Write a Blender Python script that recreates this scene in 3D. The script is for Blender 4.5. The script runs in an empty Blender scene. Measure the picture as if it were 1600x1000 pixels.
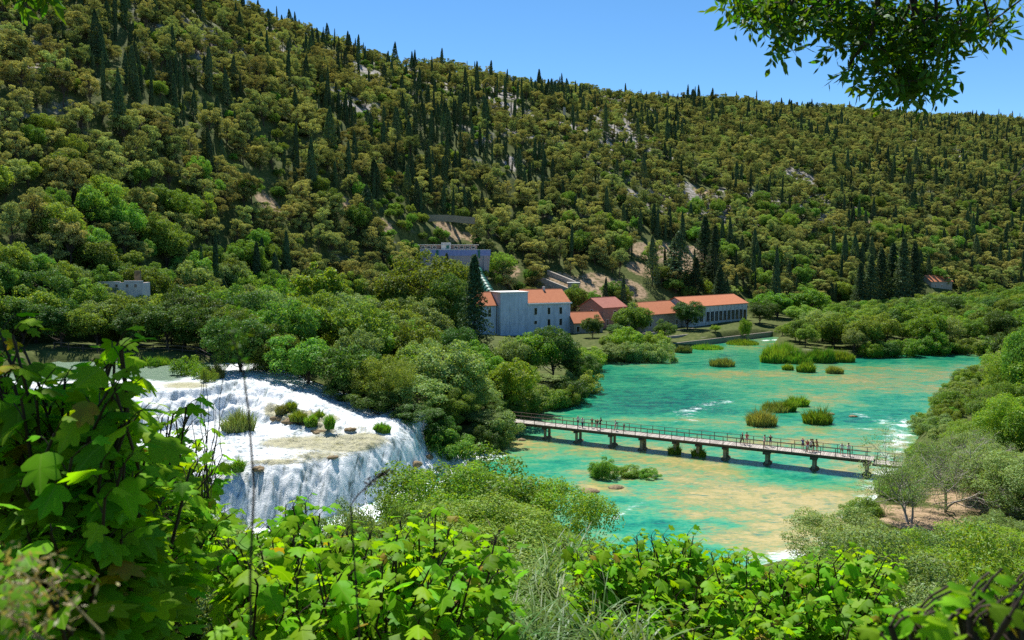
import bpy, math, random
import numpy as np
from mathutils import Vector, Matrix
R = math.radians
rng = np.random.default_rng(11)
random.seed(11)
SC = bpy.context.scene
COL = SC.collection
F = 1256.0                      # focal length in photograph pixels
CAMZ = 29.0
PITCH = math.atan(100 / F)

# ------------------------------------------------------------------ placing
def ray(px, py):
    a = (px - 800) / F; b = (500 - py) / F
    return np.array([a, math.cos(PITCH) + b * math.sin(PITCH), -math.sin(PITCH) + b * math.cos(PITCH)])
def G(px, py, z=0.0):           # point of the plane at height z
    d = ray(px, py); k = (z - CAMZ) / d[2]
    return np.array([d[0] * k, d[1] * k, z])
def P(px, py, D):               # point at ground distance D ahead
    d = ray(px, py); k = D / d[1]
    return np.array([d[0] * k, D, CAMZ + d[2] * k])
def proj(x, y, z):
    x = np.asarray(x, float); y = np.asarray(y, float); z = np.asarray(z, float) - CAMZ
    f = y * math.cos(PITCH) - z * math.sin(PITCH); u = y * math.sin(PITCH) + z * math.cos(PITCH)
    return 800 + F * x / f, 500 - F * u / f

# ------------------------------------------------------------------ noise
def _hash(ix, iy, seed):
    h = (ix.astype(np.int64) * 374761393 + iy.astype(np.int64) * 668265263 + seed * 974634777) & 0x7fffffff
    h = ((h ^ (h >> 13)) * 1274126177) & 0x7fffffff
    return ((h ^ (h >> 16)) & 0xffff) / 65535.0
def vnoise(x, y, seed=0):
    x = np.asarray(x, float); y = np.asarray(y, float)
    ix = np.floor(x); iy = np.floor(y); fx = x - ix; fy = y - iy
    fx = fx * fx * (3 - 2 * fx); fy = fy * fy * (3 - 2 * fy)
    a = _hash(ix, iy, seed); b = _hash(ix + 1, iy, seed); c = _hash(ix, iy + 1, seed); d = _hash(ix + 1, iy + 1, seed)
    return a + (b - a) * fx + (c - a) * fy + (a - b - c + d) * fx * fy
def fbm(x, y, seed=0, octaves=4):
    s = 0; a = .5; t = 0
    for k in range(octaves):
        s = s + a * vnoise(x * 2 ** k, y * 2 ** k, seed + k * 7); t += a; a *= .5
    return s / t - .5
def sstep(t):
    t = np.clip(t, 0, 1); return t * t * (3 - 2 * t)

# ------------------------------------------------------------------ scene data helpers
def tag(o, label=None, cat=None, group=None, kind=None):
    if label: o['label'] = label
    if cat: o['category'] = cat
    if group: o['group'] = group
    if kind: o['kind'] = kind
    return o
def link(name, mesh, parent=None, loc=None):
    o = bpy.data.objects.new(name, mesh); COL.objects.link(o)
    if parent: o.parent = parent
    if loc is not None: o.location = loc
    return o
def empty(name, loc=(0, 0, 0), rz=0.0):
    o = bpy.data.objects.new(name, None); COL.objects.link(o)
    o.location = loc; o.rotation_euler = (0, 0, rz); o.empty_display_size = .3
    return o
def mesh_of(name, pieces, mats, smooth=False):
    """pieces: list of (V (n,3), Fc (m,k) int, material index)"""
    me = bpy.data.meshes.new(name)
    nv = sum(len(p[0]) for p in pieces)
    V = np.concatenate([p[0] for p in pieces]) if pieces else np.zeros((0, 3))
    loops = []; starts = []; tot = []; mi = []; off = 0; ls = 0
    for p in pieces:
        f = np.asarray(p[1], dtype=np.int64)
        if len(f):
            k = f.shape[1]
            loops.append((f + off).ravel()); starts.append(ls + np.arange(len(f)) * k)
            tot.append(np.full(len(f), k)); mi.append(np.full(len(f), p[2])); ls += len(f) * k
        off += len(p[0])
    loops = np.concatenate(loops).astype(np.int32); starts = np.concatenate(starts).astype(np.int32)
    me.vertices.add(nv); me.vertices.foreach_set('co', V.astype(np.float32).ravel())
    me.loops.add(len(loops)); me.loops.foreach_set('vertex_index', loops)
    me.polygons.add(len(starts)); me.polygons.foreach_set('loop_start', starts)
    me.polygons.foreach_set('material_index', np.concatenate(mi).astype(np.int32))
    me.polygons.foreach_set('use_smooth', np.full(len(starts), smooth))
    me.update(calc_edges=True)
    for m in mats: me.materials.append(m)
    return me
def attr(me, name, vals):
    a = me.attributes.new(name, 'FLOAT', 'POINT'); a.data.foreach_set('value', np.asarray(vals, np.float32).ravel())

class MB:
    """collects shapes that become one mesh"""
    def __init__(s): s.p = []
    def add(s, V, Fc, m=0): s.p.append((np.asarray(V, float), np.asarray(Fc), m)); return s
    def box(s, c, size, rz=0.0, m=0, taper=1.0):
        x, y, z = [q / 2 for q in size]
        V = np.array([[-x, -y, -z], [x, -y, -z], [x, y, -z], [-x, y, -z], [-x * taper, -y * taper, z], [x * taper, -y * taper, z], [x * taper, y * taper, z], [-x * taper, y * taper, z]])
        if rz:
            c_, s_ = math.cos(rz), math.sin(rz); V = V @ np.array([[c_, s_, 0], [-s_, c_, 0], [0, 0, 1]])
        s.add(V + np.asarray(c, float), [[0, 3, 2, 1], [4, 5, 6, 7], [0, 1, 5, 4], [1, 2, 6, 5], [2, 3, 7, 6], [3, 0, 4, 7]], m); return s
    def tube(s, pts, rad, n=6, m=0, cap=True):
        pts = np.asarray(pts, float); k = len(pts); rad = np.broadcast_to(np.asarray(rad, float), (k,))
        d = np.gradient(pts, axis=0); d /= np.linalg.norm(d, axis=1)[:, None] + 1e-9
        ref = np.array([0.31, .17, .93]) if abs(d[0][2]) < .8 else np.array([.93, .31, .1])
        u = np.cross(d, ref); u /= np.linalg.norm(u, axis=1)[:, None] + 1e-9; v = np.cross(d, u)
        a = np.arange(n) * 2 * math.pi / n
        V = pts[:, None] + rad[:, None, None] * (np.cos(a)[None, :, None] * u[:, None] + np.sin(a)[None, :, None] * v[:, None])
        i = np.arange(k - 1)[:, None] * n; j = np.arange(n)[None]; j2 = (j + 1) % n
        Fc = np.stack([i + j, i + j2, i + n + j2, i + n + j], -1).reshape(-1, 4)
        s.add(V.reshape(-1, 3), Fc, m)
        if cap and n >= 3:
            s.add(V[-1], [list(range(n))], m); s.add(V[0], [list(range(n))[::-1]], m)
        return s
    def quad(s, a, b, c, d, m=0): s.add([a, b, c, d], [[0, 1, 2, 3]], m); return s
    def mesh(s, name, mats, smooth=False): return mesh_of(name, s.p, mats if isinstance(mats, (list, tuple)) else [mats], smooth)
    def build(s, name, mats, parent=None, loc=None, smooth=False): return link(name, s.mesh(name, mats, smooth), parent, loc)

def grid_faces(nr, nc):
    i = np.arange(nr - 1)[:, None] * nc; j = np.arange(nc - 1)[None]
    return np.stack([i + j, i + j + 1, i + nc + j + 1, i + nc + j], -1).reshape(-1, 4)

# ------------------------------------------------------------------ materials
def mat(name):
    m = bpy.data.materials.new(name); m.use_nodes = True; nt = m.node_tree; nt.nodes.clear()
    return m, nt, nt.nodes.new, nt.links.new
def sock(n, *names):
    for q in names:
        if q in n.inputs: return n.inputs[q]
def noise(nt, scale, detail=4, rough=.55, vec=None, dist=0):
    n = nt.nodes.new('ShaderNodeTexNoise'); n.inputs['Scale'].default_value = scale; n.inputs['Detail'].default_value = detail
    n.inputs['Roughness'].default_value = rough; n.inputs['Distortion'].default_value = dist
    if vec is not None: nt.links.new(vec, n.inputs['Vector'])
    return n.outputs['Fac']
def ramp(nt, fac, stops, interp='LINEAR'):
    r = nt.nodes.new('ShaderNodeValToRGB'); r.color_ramp.interpolation = interp; e = r.color_ramp.elements
    while len(e) < len(stops): e.new(.5)
    for q, (p, c) in zip(e, stops):
        q.position = p; q.color = (*c, 1) if len(c) == 3 else c
    nt.links.new(fac, r.inputs['Fac']); return r.outputs['Color']
def mixc(nt, fac, a, b, mode='MIX'):
    m = nt.nodes.new('ShaderNodeMix'); m.data_type = 'RGBA'; m.blend_type = mode
    for s_, v in ((m.inputs['Factor'], fac), (m.inputs['A'], a), (m.inputs['B'], b)):
        pass
    ins = [m.inputs[0], m.inputs[6], m.inputs[7]]
    for s_, v in zip(ins, (fac, a, b)):
        if isinstance(v, (int, float)): s_.default_value = v
        elif isinstance(v, tuple): s_.default_value = (*v, 1) if len(v) == 3 else v
        else: nt.links.new(v, s_)
    return m.outputs[2]
def mth(nt, op, a, b=0.0, clamp=False):
    m = nt.nodes.new('ShaderNodeMath'); m.operation = op; m.use_clamp = clamp
    for s_, v in zip(m.inputs, (a, b)):
        if isinstance(v, (int, float)): s_.default_value = v
        else: nt.links.new(v, s_)
    return m.outputs[0]
def objco(nt, scale=(1, 1, 1), kind='Object'):
    t = nt.nodes.new('ShaderNodeTexCoord'); mp = nt.nodes.new('ShaderNodeMapping'); mp.inputs['Scale'].default_value = scale
    nt.links.new(t.outputs[kind], mp.inputs['Vector']); return mp.outputs['Vector']
def attrn(nt, name):
    a = nt.nodes.new('ShaderNodeAttribute'); a.attribute_name = name; return a.outputs['Fac']
def principled(nt, col, rough=.7, spec=.3, bump=None, bstr=.3, bdist=.1):
    b = nt.nodes.new('ShaderNodeBsdfPrincipled')
    for s_, v in ((b.inputs['Base Color'], col), (b.inputs['Roughness'], rough)):
        if isinstance(v, (int, float)): s_.default_value = v
        elif isinstance(v, tuple): s_.default_value = (*v, 1)
        else: nt.links.new(v, s_)
    b.inputs['Specular IOR Level'].default_value = spec
    if bump is not None:
        n = nt.nodes.new('ShaderNodeBump'); n.inputs['Strength'].default_value = bstr; n.inputs['Distance'].default_value = bdist
        nt.links.new(bump, n.inputs['Height']); nt.links.new(n.outputs[0], b.inputs['Normal'])
    o = nt.nodes.new('ShaderNodeOutputMaterial'); nt.links.new(b.outputs[0], o.inputs[0]); return b
def simple(name, c1, c2=None, scale=3, rough=.75, spec=.25, bstr=.3, bdist=.05, vec=(1, 1, 1), island=0.0):
    m, nt, N, L = mat(name); v = objco(nt, vec); f = noise(nt, scale, 5, .6, v)
    c2 = c2 or tuple(q * .75 for q in c1)
    col = ramp(nt, f, [(.3, c1), (.7, c2)])
    if island:
        g = N('ShaderNodeNewGeometry'); k = mth(nt, 'MULTIPLY_ADD', g.outputs['Random Per Island'], island)
        k.node.inputs[2].default_value = 1 - island / 2
        h = N('ShaderNodeHueSaturation'); L(k, h.inputs['Value']); L(col, h.inputs['Color']); col = h.outputs[0]
    principled(nt, col, rough, spec, f, bstr, bdist); return m
def leafmat(name, c, var=.5, hue=.03, trans=.45, gloss=.05, tint=None, objvar=.35, objhue=.03, rough=.45, tcol=None, veins=False):
    m, nt, N, L = mat(name)
    g = N('ShaderNodeNewGeometry'); oi = N('ShaderNodeObjectInfo')
    isl = g.outputs['Random Per Island']; orn = oi.outputs['Random']
    h = N('ShaderNodeHueSaturation'); h.inputs['Color'].default_value = (*c, 1)
    isl2 = mth(nt, 'FRACT', mth(nt, 'MULTIPLY', isl, 17.31))
    or2 = mth(nt, 'FRACT', mth(nt, 'MULTIPLY', orn, 23.7))
    hv = mth(nt, 'ADD', mth(nt, 'MULTIPLY', mth(nt, 'SUBTRACT', isl2, .5), hue * 2), mth(nt, 'MULTIPLY', mth(nt, 'SUBTRACT', or2, .5), objhue * 2))
    L(mth(nt, 'ADD', hv, .5), h.inputs['Hue'])
    vv = mth(nt, 'ADD', mth(nt, 'MULTIPLY', mth(nt, 'SUBTRACT', isl, .5), var), mth(nt, 'MULTIPLY', mth(nt, 'SUBTRACT', orn, .5), objvar * 2))
    L(mth(nt, 'ADD', vv, 1.0), h.inputs['Value'])
    col = h.outputs[0]
    if veins:
        ax = mth(nt, 'ABSOLUTE', attrn(nt, 'lx')); mid = mth(nt, 'MULTIPLY', mth(nt, 'SUBTRACT', .028, ax), 60, True)
        fr = mth(nt, 'ABSOLUTE', mth(nt, 'SUBTRACT', mth(nt, 'FRACT', mth(nt, 'SUBTRACT', mth(nt, 'MULTIPLY', attrn(nt, 'ly'), 5.2), mth(nt, 'MULTIPLY', ax, 4.6))), .5))
        vn = mth(nt, 'MAXIMUM', mid, mth(nt, 'MULTIPLY', mth(nt, 'MULTIPLY', mth(nt, 'SUBTRACT', .07, fr), 20, True), .6))
        old = mth(nt, 'MULTIPLY', mth(nt, 'GREATER_THAN', mth(nt, 'FRACT', mth(nt, 'MULTIPLY', isl, 91.7)), .972), mth(nt, 'MULTIPLY', noise(nt, 22, 4, .6, objco(nt)), 1.4), True)
        col = mixc(nt, old, mixc(nt, mth(nt, 'MULTIPLY', vn, .3), col, (.34, .50, .08)), (.34, .20, .04))
    d = N('ShaderNodeBsdfDiffuse'); L(col, d.inputs['Color'])
    t = N('ShaderNodeBsdfTranslucent')
    hs = N('ShaderNodeMix'); hs.data_type = 'RGBA'; hs.blend_type = 'MULTIPLY'; hs.inputs[0].default_value = 1
    L(col, hs.inputs[6]); hs.inputs[7].default_value = (*(tcol or (1.35, 1.25, .45)), 1); L(hs.outputs[2], t.inputs['Color'])
    mx = N('ShaderNodeMixShader'); mx.inputs[0].default_value = trans; L(d.outputs[0], mx.inputs[1]); L(t.outputs[0], mx.inputs[2])
    out = mx.outputs[0]
    if gloss:
        gl = N('ShaderNodeBsdfGlossy'); gl.inputs['Roughness'].default_value = rough; gl.inputs['Color'].default_value = (.9, .95, 1, 1)
        m2 = N('ShaderNodeMixShader'); m2.inputs[0].default_value = gloss; L(out, m2.inputs[1]); L(gl.outputs[0], m2.inputs[2]); out = m2.outputs[0]
    o = N('ShaderNodeOutputMaterial'); L(out, o.inputs[0]); return m

M = {}
M['pine'] = leafmat('pine_needles', (.295, .325, .105), .8, .02, .32, .0, objvar=.40, objhue=.034, tcol=(1.25, 1.15, .6))
M['cypress'] = leafmat('cypress_foliage', (.068, .112, .046), .8, .03, .2, .01, objvar=.3, objhue=.02)
M['broad'] = leafmat('broadleaf', (.160, .270, .040), .7, .025, .45, .012, objvar=.34, objhue=.03)
M['dark_broad'] = leafmat('dark_broadleaf', (.080, .160, .026), .6, .03, .35, .015, objvar=.25, objhue=.02)
M['lime'] = leafmat('lime_leaf', (.22, .34, .03), .5, .03, .45, .015, objvar=.15, objhue=.01)
M['grey_green'] = leafmat('grey_green_leaf', (.215, .31, .095), .8, .03, .38, .012, objvar=.2, objhue=.02)
M['fresh'] = leafmat('fresh_leaf', (.165, .31, .028), .6, .03, .5, .015, objvar=.2, objhue=.02)
M['fig'] = leafmat('fig_leaf', (.165, .36, .008), .8, .025, .5, .006, objvar=0, objhue=0, rough=.5, tcol=(1.6, 1.4, .3), veins=True)
M['ash'] = leafmat('ash_leaflet', (.06, .145, .012), .6, .03, .5, .02, objvar=0, objhue=0, tcol=(1.7, 1.5, .35))
M['reed'] = leafmat('reed_blade', (.15, .27, .03), .7, .04, .4, .01, objvar=.25, objhue=.03)
M['drygrass'] = leafmat('dry_grass', (.30, .27, .12), .6, .03, .35, .03, objvar=.2)
M['bark'] = simple('bark', (.10, .075, .055), (.045, .035, .028), 6, .9, bdist=.05)
M['palebark'] = simple('pale_dead_bark', (.44, .39, .36), (.24, .20, .18), 8, .9)
M['strap'] = leafmat('strap_leaf', (.10, .20, .04), .7, .03, .4, .02, objvar=.2)
M['twig'] = simple('dark_twig', (.06, .04, .028), (.03, .022, .016), 8, .8)
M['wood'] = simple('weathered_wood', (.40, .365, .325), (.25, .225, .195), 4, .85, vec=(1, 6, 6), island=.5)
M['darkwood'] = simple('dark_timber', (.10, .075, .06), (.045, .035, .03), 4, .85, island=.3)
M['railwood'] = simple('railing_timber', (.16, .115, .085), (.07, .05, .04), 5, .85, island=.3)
M['concrete'] = simple('pier_concrete', (.36, .30, .22), (.20, .165, .12), 2.5, .9)
M['rock'] = simple('travertine_rock', (.30, .225, .13), (.11, .085, .045), 2.2, .95, bstr=1, bdist=.3)
M['stone'] = simple('cut_stone', (.42, .37, .31), (.26, .23, .20), 1.2, .9, bstr=.4)
M['pinkstone'] = simple('pink_stone', (.36, .24, .20), (.24, .17, .14), 1.5, .9)
M['greywall'] = simple('grey_plaster', (.62, .68, .76), (.42, .47, .53), .9, .85, bstr=.1, vec=(1, 1, .22))
M['whitewall'] = simple('pale_plaster', (.68, .65, .61), (.46, .43, .40), 1.1, .85, bstr=.1, vec=(1, 1, .3))
M['trim'] = simple('white_trim', (.80, .78, .74), (.66, .64, .60), 2, .7, bstr=.1)
M['bluepaint'] = simple('blue_painted_band', (.24, .30, .55), (.16, .21, .42), 1.2, .7, bstr=.1)
M['greenpaint'] = simple('green_paint', (.03, .16, .12), (.02, .11, .085), 2, .5, bstr=.1)
M['glass'] = simple('dark_window_glass', (.018, .022, .026), (.03, .035, .04), 2, .12, .5, bstr=0)
M['blind'] = simple('window_blind', (.55, .54, .50), (.45, .44, .40), 3, .8)

def roofmat(name, a, b):
    m, nt, N, L = mat(name); v = objco(nt)
    f = noise(nt, .9, 6, .65, v); f2 = noise(nt, 7, 3, .6, v)
    w = N('ShaderNodeTexWave'); w.bands_direction = 'X'; w.inputs['Scale'].default_value = 1.4; w.inputs['Distortion'].default_value = .4; L(v, w.inputs['Vector'])
    col = mixc(nt, mth(nt, 'MULTIPLY', f2, .9), ramp(nt, f, [(.3, a), (.7, b)]), tuple(q * .6 for q in a))
    principled(nt, col, .85, .2, w.outputs['Fac'], .5, .1); return m
M['roof'] = roofmat('terracotta_tiles', (.62, .235, .115), (.50, .165, .075))
M['roofpink'] = roofmat('old_pinkish_tiles', (.48, .20, .15), (.34, .125, .09))
def stonewall(name, a, b, mortar, scale):
    m, nt, N, L = mat(name); v = objco(nt)
    # blocks on vertical faces: use x+y along, z up
    s = N('ShaderNodeSeparateXYZ'); L(v, s.inputs[0]); c = N('ShaderNodeCombineXYZ')
    L(mth(nt, 'ADD', s.outputs[0], mth(nt, 'MULTIPLY', s.outputs[1], .9)), c.inputs[0]); L(s.outputs[2], c.inputs[1])
    br = N('ShaderNodeTexBrick'); br.inputs['Scale'].default_value = scale; br.inputs['Color1'].default_value = (*a, 1); br.inputs['Color2'].default_value = (*b, 1)
    br.inputs['Mortar'].default_value = (*mortar, 1); br.inputs['Mortar Size'].default_value = .03; L(c.outputs[0], br.inputs['Vector'])
    col = mixc(nt, mth(nt, 'MULTIPLY', noise(nt, 1.1, 5, .6, v), .6), br.outputs['Color'], tuple(q * .55 for q in a))
    principled(nt, col, .9, .2, noise(nt, 5, 4, .6, v), .4, .08); return m
M['blocks'] = stonewall('dressed_stone_blocks', (.46, .42, .40), (.36, .33, .32), (.24, .22, .21), 1.1)
M['quay'] = stonewall('quay_stone', (.30, .26, .22), (.20, .18, .15), (.09, .08, .07), .9)

# ------------------------------------------------------------------ terrain height
U_ = [-900, 0, 200, 400, 600, 700, 800, 900, 1000, 1200, 1400, 1600, 2600]
DB = [90, 138, 168, 218, 262, 280, 290, 295, 305, 345, 400, 460, 640]
DR = [430, 470, 470, 485, 560, 615, 680, 740, 800, 920, 1050, 1150, 1500]
ZR = [230, 222, 206, 174, 166, 170, 174, 180, 184, 196, 206, 214, 230]
ZB = [14, 12, 11, 9, 6, 4, 3, 4, 4, 4, 4, 5, 6]
LP = np.array([[-60, 80, 3], [-100, 60, 12], [-60, 140, 12.3], [-90, 140, 13], [-35, 132, 10.8], [-24, 122, 8], [-10, 121, 3.2], [-4, 134, 2.6], [-12, 150, 5.5], [10, 175, 2.6],
               [-60, 180, 11.5], [-110, 200, 14], [-30, 200, 9], [0, 225, 4], [16, 250, 2.2], [20, 270, 2.2], [55, 255, 1.8], [70, 290, 3.2], [95, 325, 4], [150, 250, 1.4], [105, 250, 1.2], [90, 300, 2.2], [180, 330, 3],
               [250, 450, 6], [150, 180, 6], [100, 130, 5], [72, 110, 2.6], [60, 92, 2.6], [50, 75, 3.2], [90, 60, 9], [150, 100, 14], [0, 290, 4], [0, 76, .8], [-30, 74, .8]])
def land(x, y):
    s = 0; w = 0
    for a, b, z in LP:
        k = 1 / (((x - a) ** 2 + (y - b) ** 2) + 4) ** 1.6
        s = s + k * z; w = w + k
    return s / w
def hill(x, y):
    yy = np.maximum(y, 5); u = np.clip(800 + F * x / yy, -900, 2600)
    db = np.interp(u, U_, DB); dr = np.interp(u, U_, DR); zr = np.interp(u, U_, ZR); zb = np.interp(u, U_, ZB)
    t = (y - db) / (dr - db)
    g = np.where(t < 1, t + .10 * np.sin(np.clip(t, 0, 1) * math.pi), 1 - .10 * math.pi * (t - 1) - .3 * (t - 1))
    g = np.where(t > 1.0, np.maximum(1 - .55 * (t - 1), .55), g)
    z = zb + (zr - zb) * g
    amp = sstep(t * 4)
    z = z + amp * (fbm(x / 90, y / 90, 3, 4) * 22 + fbm(x / 14, y / 14, 9, 3) * 3.5)
    return z, t
POOL_PX = [(690, 720), (740, 712), (775, 698), (788, 668), (845, 648), (900, 628), (918, 585), (925, 568), (1050, 562), (1062, 546), (1120, 537), (1195, 526), (1215, 527),
           (1200, 545), (1192, 565), (1330, 564), (1350, 557), (1450, 553), (1558, 554), (1575, 570), (1530, 592), (1500, 615), (1455, 650), (1425, 690), (1400, 730),
           (1380, 765), (1340, 800), (1300, 840), (1290, 875), (1210, 900), (1050, 905), (900, 905), (700, 900), (400, 880), (150, 850), (60, 800)]
POOL = np.array([G(a, b)[:2] for a, b in POOL_PX] + [[-66, 92], [-33, 94], [-18, 101], [-12, 108]])
# put the falls-side vertices last so the ring closes from the left bank round to the first point
def sdf(x, y, poly):
    d = np.full(np.shape(x), 1e9); inside = np.zeros(np.shape(x), bool); n = len(poly)
    for i in range(n):
        a = poly[i]; b = poly[(i + 1) % n]; e = b - a
        t = np.clip(((x - a[0]) * e[0] + (y - a[1]) * e[1]) / (e @ e), 0, 1)
        d = np.minimum(d, np.hypot(x - a[0] - t * e[0], y - a[1] - t * e[1]))
        c = ((a[1] > y) != (b[1] > y)) & (x < (b[0] - a[0]) * (y - a[1]) / (b[1] - a[1] + 1e-12) + a[0])
        inside ^= c
    return np.where(inside, d, -d)
# waterfall surface (two tiers with the lips traced in plan)
XL = [-80, -62, -50, -40, -32.4, -25, -19.5, -16, -13.0, -10]
YL = [82, 85, 86.5, 87, 87.4, 89.4, 93.2, 98, 104, 113]
XU = [-80, -66, -54, -46, -42, -39, -33, -28, -22, -17, -13.2, -11.8, -5]
YU = [108, 109, 111, 106, 110, 116, 112, 109.5, 106.5, 103.5, 106, 107, 110]
ZU = [11, 11, 11, 11, 11, 11, 9.9, 8.8, 7.4, 6.2, 4.6, 1.7, .2]
FALL = np.array([[-80, 80], [-30, 80], [-17, 90], [-9, 100], [-5, 118], [-12, 120], [-20, 117.5], [-30, 123], [-37, 128], [-45, 134], [-60, 136], [-80, 136]])
def falls(x, y):
    yl = np.interp(x, XL, YL); yu = np.interp(x, XU, YU); zu = np.interp(x, XU, ZU)
    rib = fbm(x / 1.1, y * 0 + 3, 21, 3) * 1.8 + fbm(x / 4, y * 0 + 9, 25, 2) * 3.4
    rib = rib + fbm(x / 2.2, y / 6 + 4, 23, 2) * 1.6
    a = (y - yl + rib) / 6.4 + .72
    s1 = np.where(a < 1, 1 - (1 - np.clip(a, 0, 1)) ** 1.45, 1)
    rib2 = fbm(x / 1.3, y / 3, 31, 3) * 3.0 + fbm(x / 5, y / 5, 35, 2) * 3
    wd = np.interp(x, [-60, -40, -28, -15], [6.5, 8.5, 7.5, 4.5])
    b = (y - yu + rib2) / wd + 1.0
    s2 = .34 * sstep(b * 4.6 + fbm(x / 2, y / 2, 41, 2)) + .36 * sstep((b - .34) * 4.6 + fbm(x / 2.5, y / 2, 43, 2) * 1.2) + .30 * sstep((b - .70) * 4.6 + fbm(x / 2, y / 3, 45, 2))
    low = np.interp(x, [-80, -15, -13.2, -11.8, -9, -5], [6, 5.7, 4.6, 1.7, 1.0, .1]) + np.clip((y - yl - 2) / 10, 0, 1) * .9 * (x < -13) + np.abs(fbm(x / 3, y / 1.6, 47, 3)) * .9
    z = low * s1 + (np.maximum(zu, low) - low) * s2
    cas = np.abs(fbm(x / 1.2, y / 1.2, 51, 3)) * 1.0
    steep = np.clip(4 * s1 * (1 - s1), 0, 1) + np.clip(4 * s2 * (1 - s2), 0, 1) * (zu > 6.3)
    return z + steep * cas * .8 + fbm(x / .9, y / .9, 57, 3) * .35 + np.abs(fbm(x / 2.6, y / 1.2, 59, 4)) * 1.1 * s1 * (y < np.interp(x, XU, YU) + 2), np.clip(steep, 0, 1), s1, s2
PADS = [(12, 284, 24, 2.2), (-20, 307, 17, 20.0), (70, 285, 15, 3.4), (85, 310, 14, 4), (45, 293, 10, 3.4)]
def terrain(x, y):
    x = np.asarray(x, float); y = np.asarray(y, float)
    near = 27.35 - .395 * np.maximum(y, -60) + fbm(x / 6, y / 6, 77, 3) * .5 - .0 * x
    L = land(x, y) + fbm(x / 12, y / 12, 5, 3) * 1.0
    Hh, t = hill(x, y)
    z = np.maximum(L, Hh)
    for a, b, r, pz in PADS:
        k = sstep(1.6 - np.hypot(x - a, y - b) / r * 1.0) ; z = z + (pz - z) * k * (1 if True else 0)
    z = np.where(y < 90, np.maximum(z, near), z)
    z = np.where((y < 70) & (np.abs(x) < 40), near, z) if False else z
    sd = sdf(x, y, POOL)
    bank = np.clip(-sd / 3.0, 0, 1)
    z = np.where(sd > 0, -.35 - np.minimum(sd * .35, 1.2), np.minimum(z, -.2 + (z + .2) * sstep(bank) + .0))
    fs = sdf(x, y, FALL); fz = falls(x, y)[0] - .8
    k = sstep(fs / 2.5 + .6)
    z = np.where((fs > -1.5), z + (fz - z) * k, z)
    return z
def T(x, y): return float(terrain(np.array([x]), np.array([y]))[0])
def on_ground(px, py, d0=20, d1=1400):
    d = ray(px, py); k = np.linspace(d0, d1, 4000) / d[1]
    X, Y, Z = d[0] * k, d[1] * k, CAMZ + d[2] * k
    h = terrain(X, Y); i = int(np.argmax(h >= Z))
    return np.array([X[i], Y[i], h[i]])
# ------------------------------------------------------------------ world, sun, camera
SUN_EL, SUN_AZ = 60.0, -18.0        # azimuth from straight ahead (+Y), negative = to the left
w = bpy.data.worlds.new('World'); SC.world = w; w.use_nodes = True; nt = w.node_tree; nt.nodes.clear()
sky = nt.nodes.new('ShaderNodeTexSky'); sky.sky_type = 'NISHITA'; sky.sun_disc = False
sky.sun_elevation = R(SUN_EL); sky.sun_rotation = R(SUN_AZ); sky.altitude = 1500; sky.air_density = .75; sky.dust_density = 0.0; sky.ozone_density = 3.0
bg = nt.nodes.new('ShaderNodeBackground'); bg.inputs['Strength'].default_value = .115
hs_ = nt.nodes.new('ShaderNodeHueSaturation'); hs_.inputs['Saturation'].default_value = 1.17; hs_.inputs['Value'].default_value = .95; hs_.inputs['Hue'].default_value = .493; nt.links.new(sky.outputs[0], hs_.inputs['Color']); nt.links.new(hs_.outputs[0], bg.inputs[0]); wo = nt.nodes.new('ShaderNodeOutputWorld'); nt.links.new(bg.outputs[0], wo.inputs[0])
sd_ = bpy.data.lights.new('sun', 'SUN'); sd_.energy = 4.9; sd_.angle = R(.55); sd_.color = (1, .955, .87)
so = bpy.data.objects.new('sun', sd_); COL.objects.link(so)
sv = Vector((math.sin(R(SUN_AZ)) * math.cos(R(SUN_EL)), math.cos(R(SUN_AZ)) * math.cos(R(SUN_EL)), math.sin(R(SUN_EL))))
so.rotation_euler = sv.to_track_quat('Z', 'Y').to_euler(); so.location = (0, 0, 400)
cd = bpy.data.cameras.new('camera'); cam = bpy.data.objects.new('camera', cd); COL.objects.link(cam); SC.camera = cam
cam.location = (0, 0, CAMZ); cam.rotation_euler = (R(90) - PITCH, 0, 0); cd.sensor_width = 36; cd.lens = 36 * F / 1600
cd.clip_start = .05; cd.clip_end = 6000
cd.dof.use_dof = True; cd.dof.focus_distance = 60; cd.dof.aperture_fstop = 7.0
SC.view_settings.view_transform = 'Standard'; SC.view_settings.look = 'None'; SC.view_settings.exposure = .78; SC.view_settings.gamma = 1
cy = SC.cycles; SC.render.engine = 'CYCLES'
cy.max_bounces = 5; cy.diffuse_bounces = 4; cy.glossy_bounces = 2; cy.transmission_bounces = 3; cy.transparent_max_bounces = 6
cy.caustics_reflective = False; cy.caustics_refractive = False; cy.sample_clamp_indirect = 4; cy.use_adaptive_sampling = False; cy.adaptive_threshold = .01
cy.use_denoising = False

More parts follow.
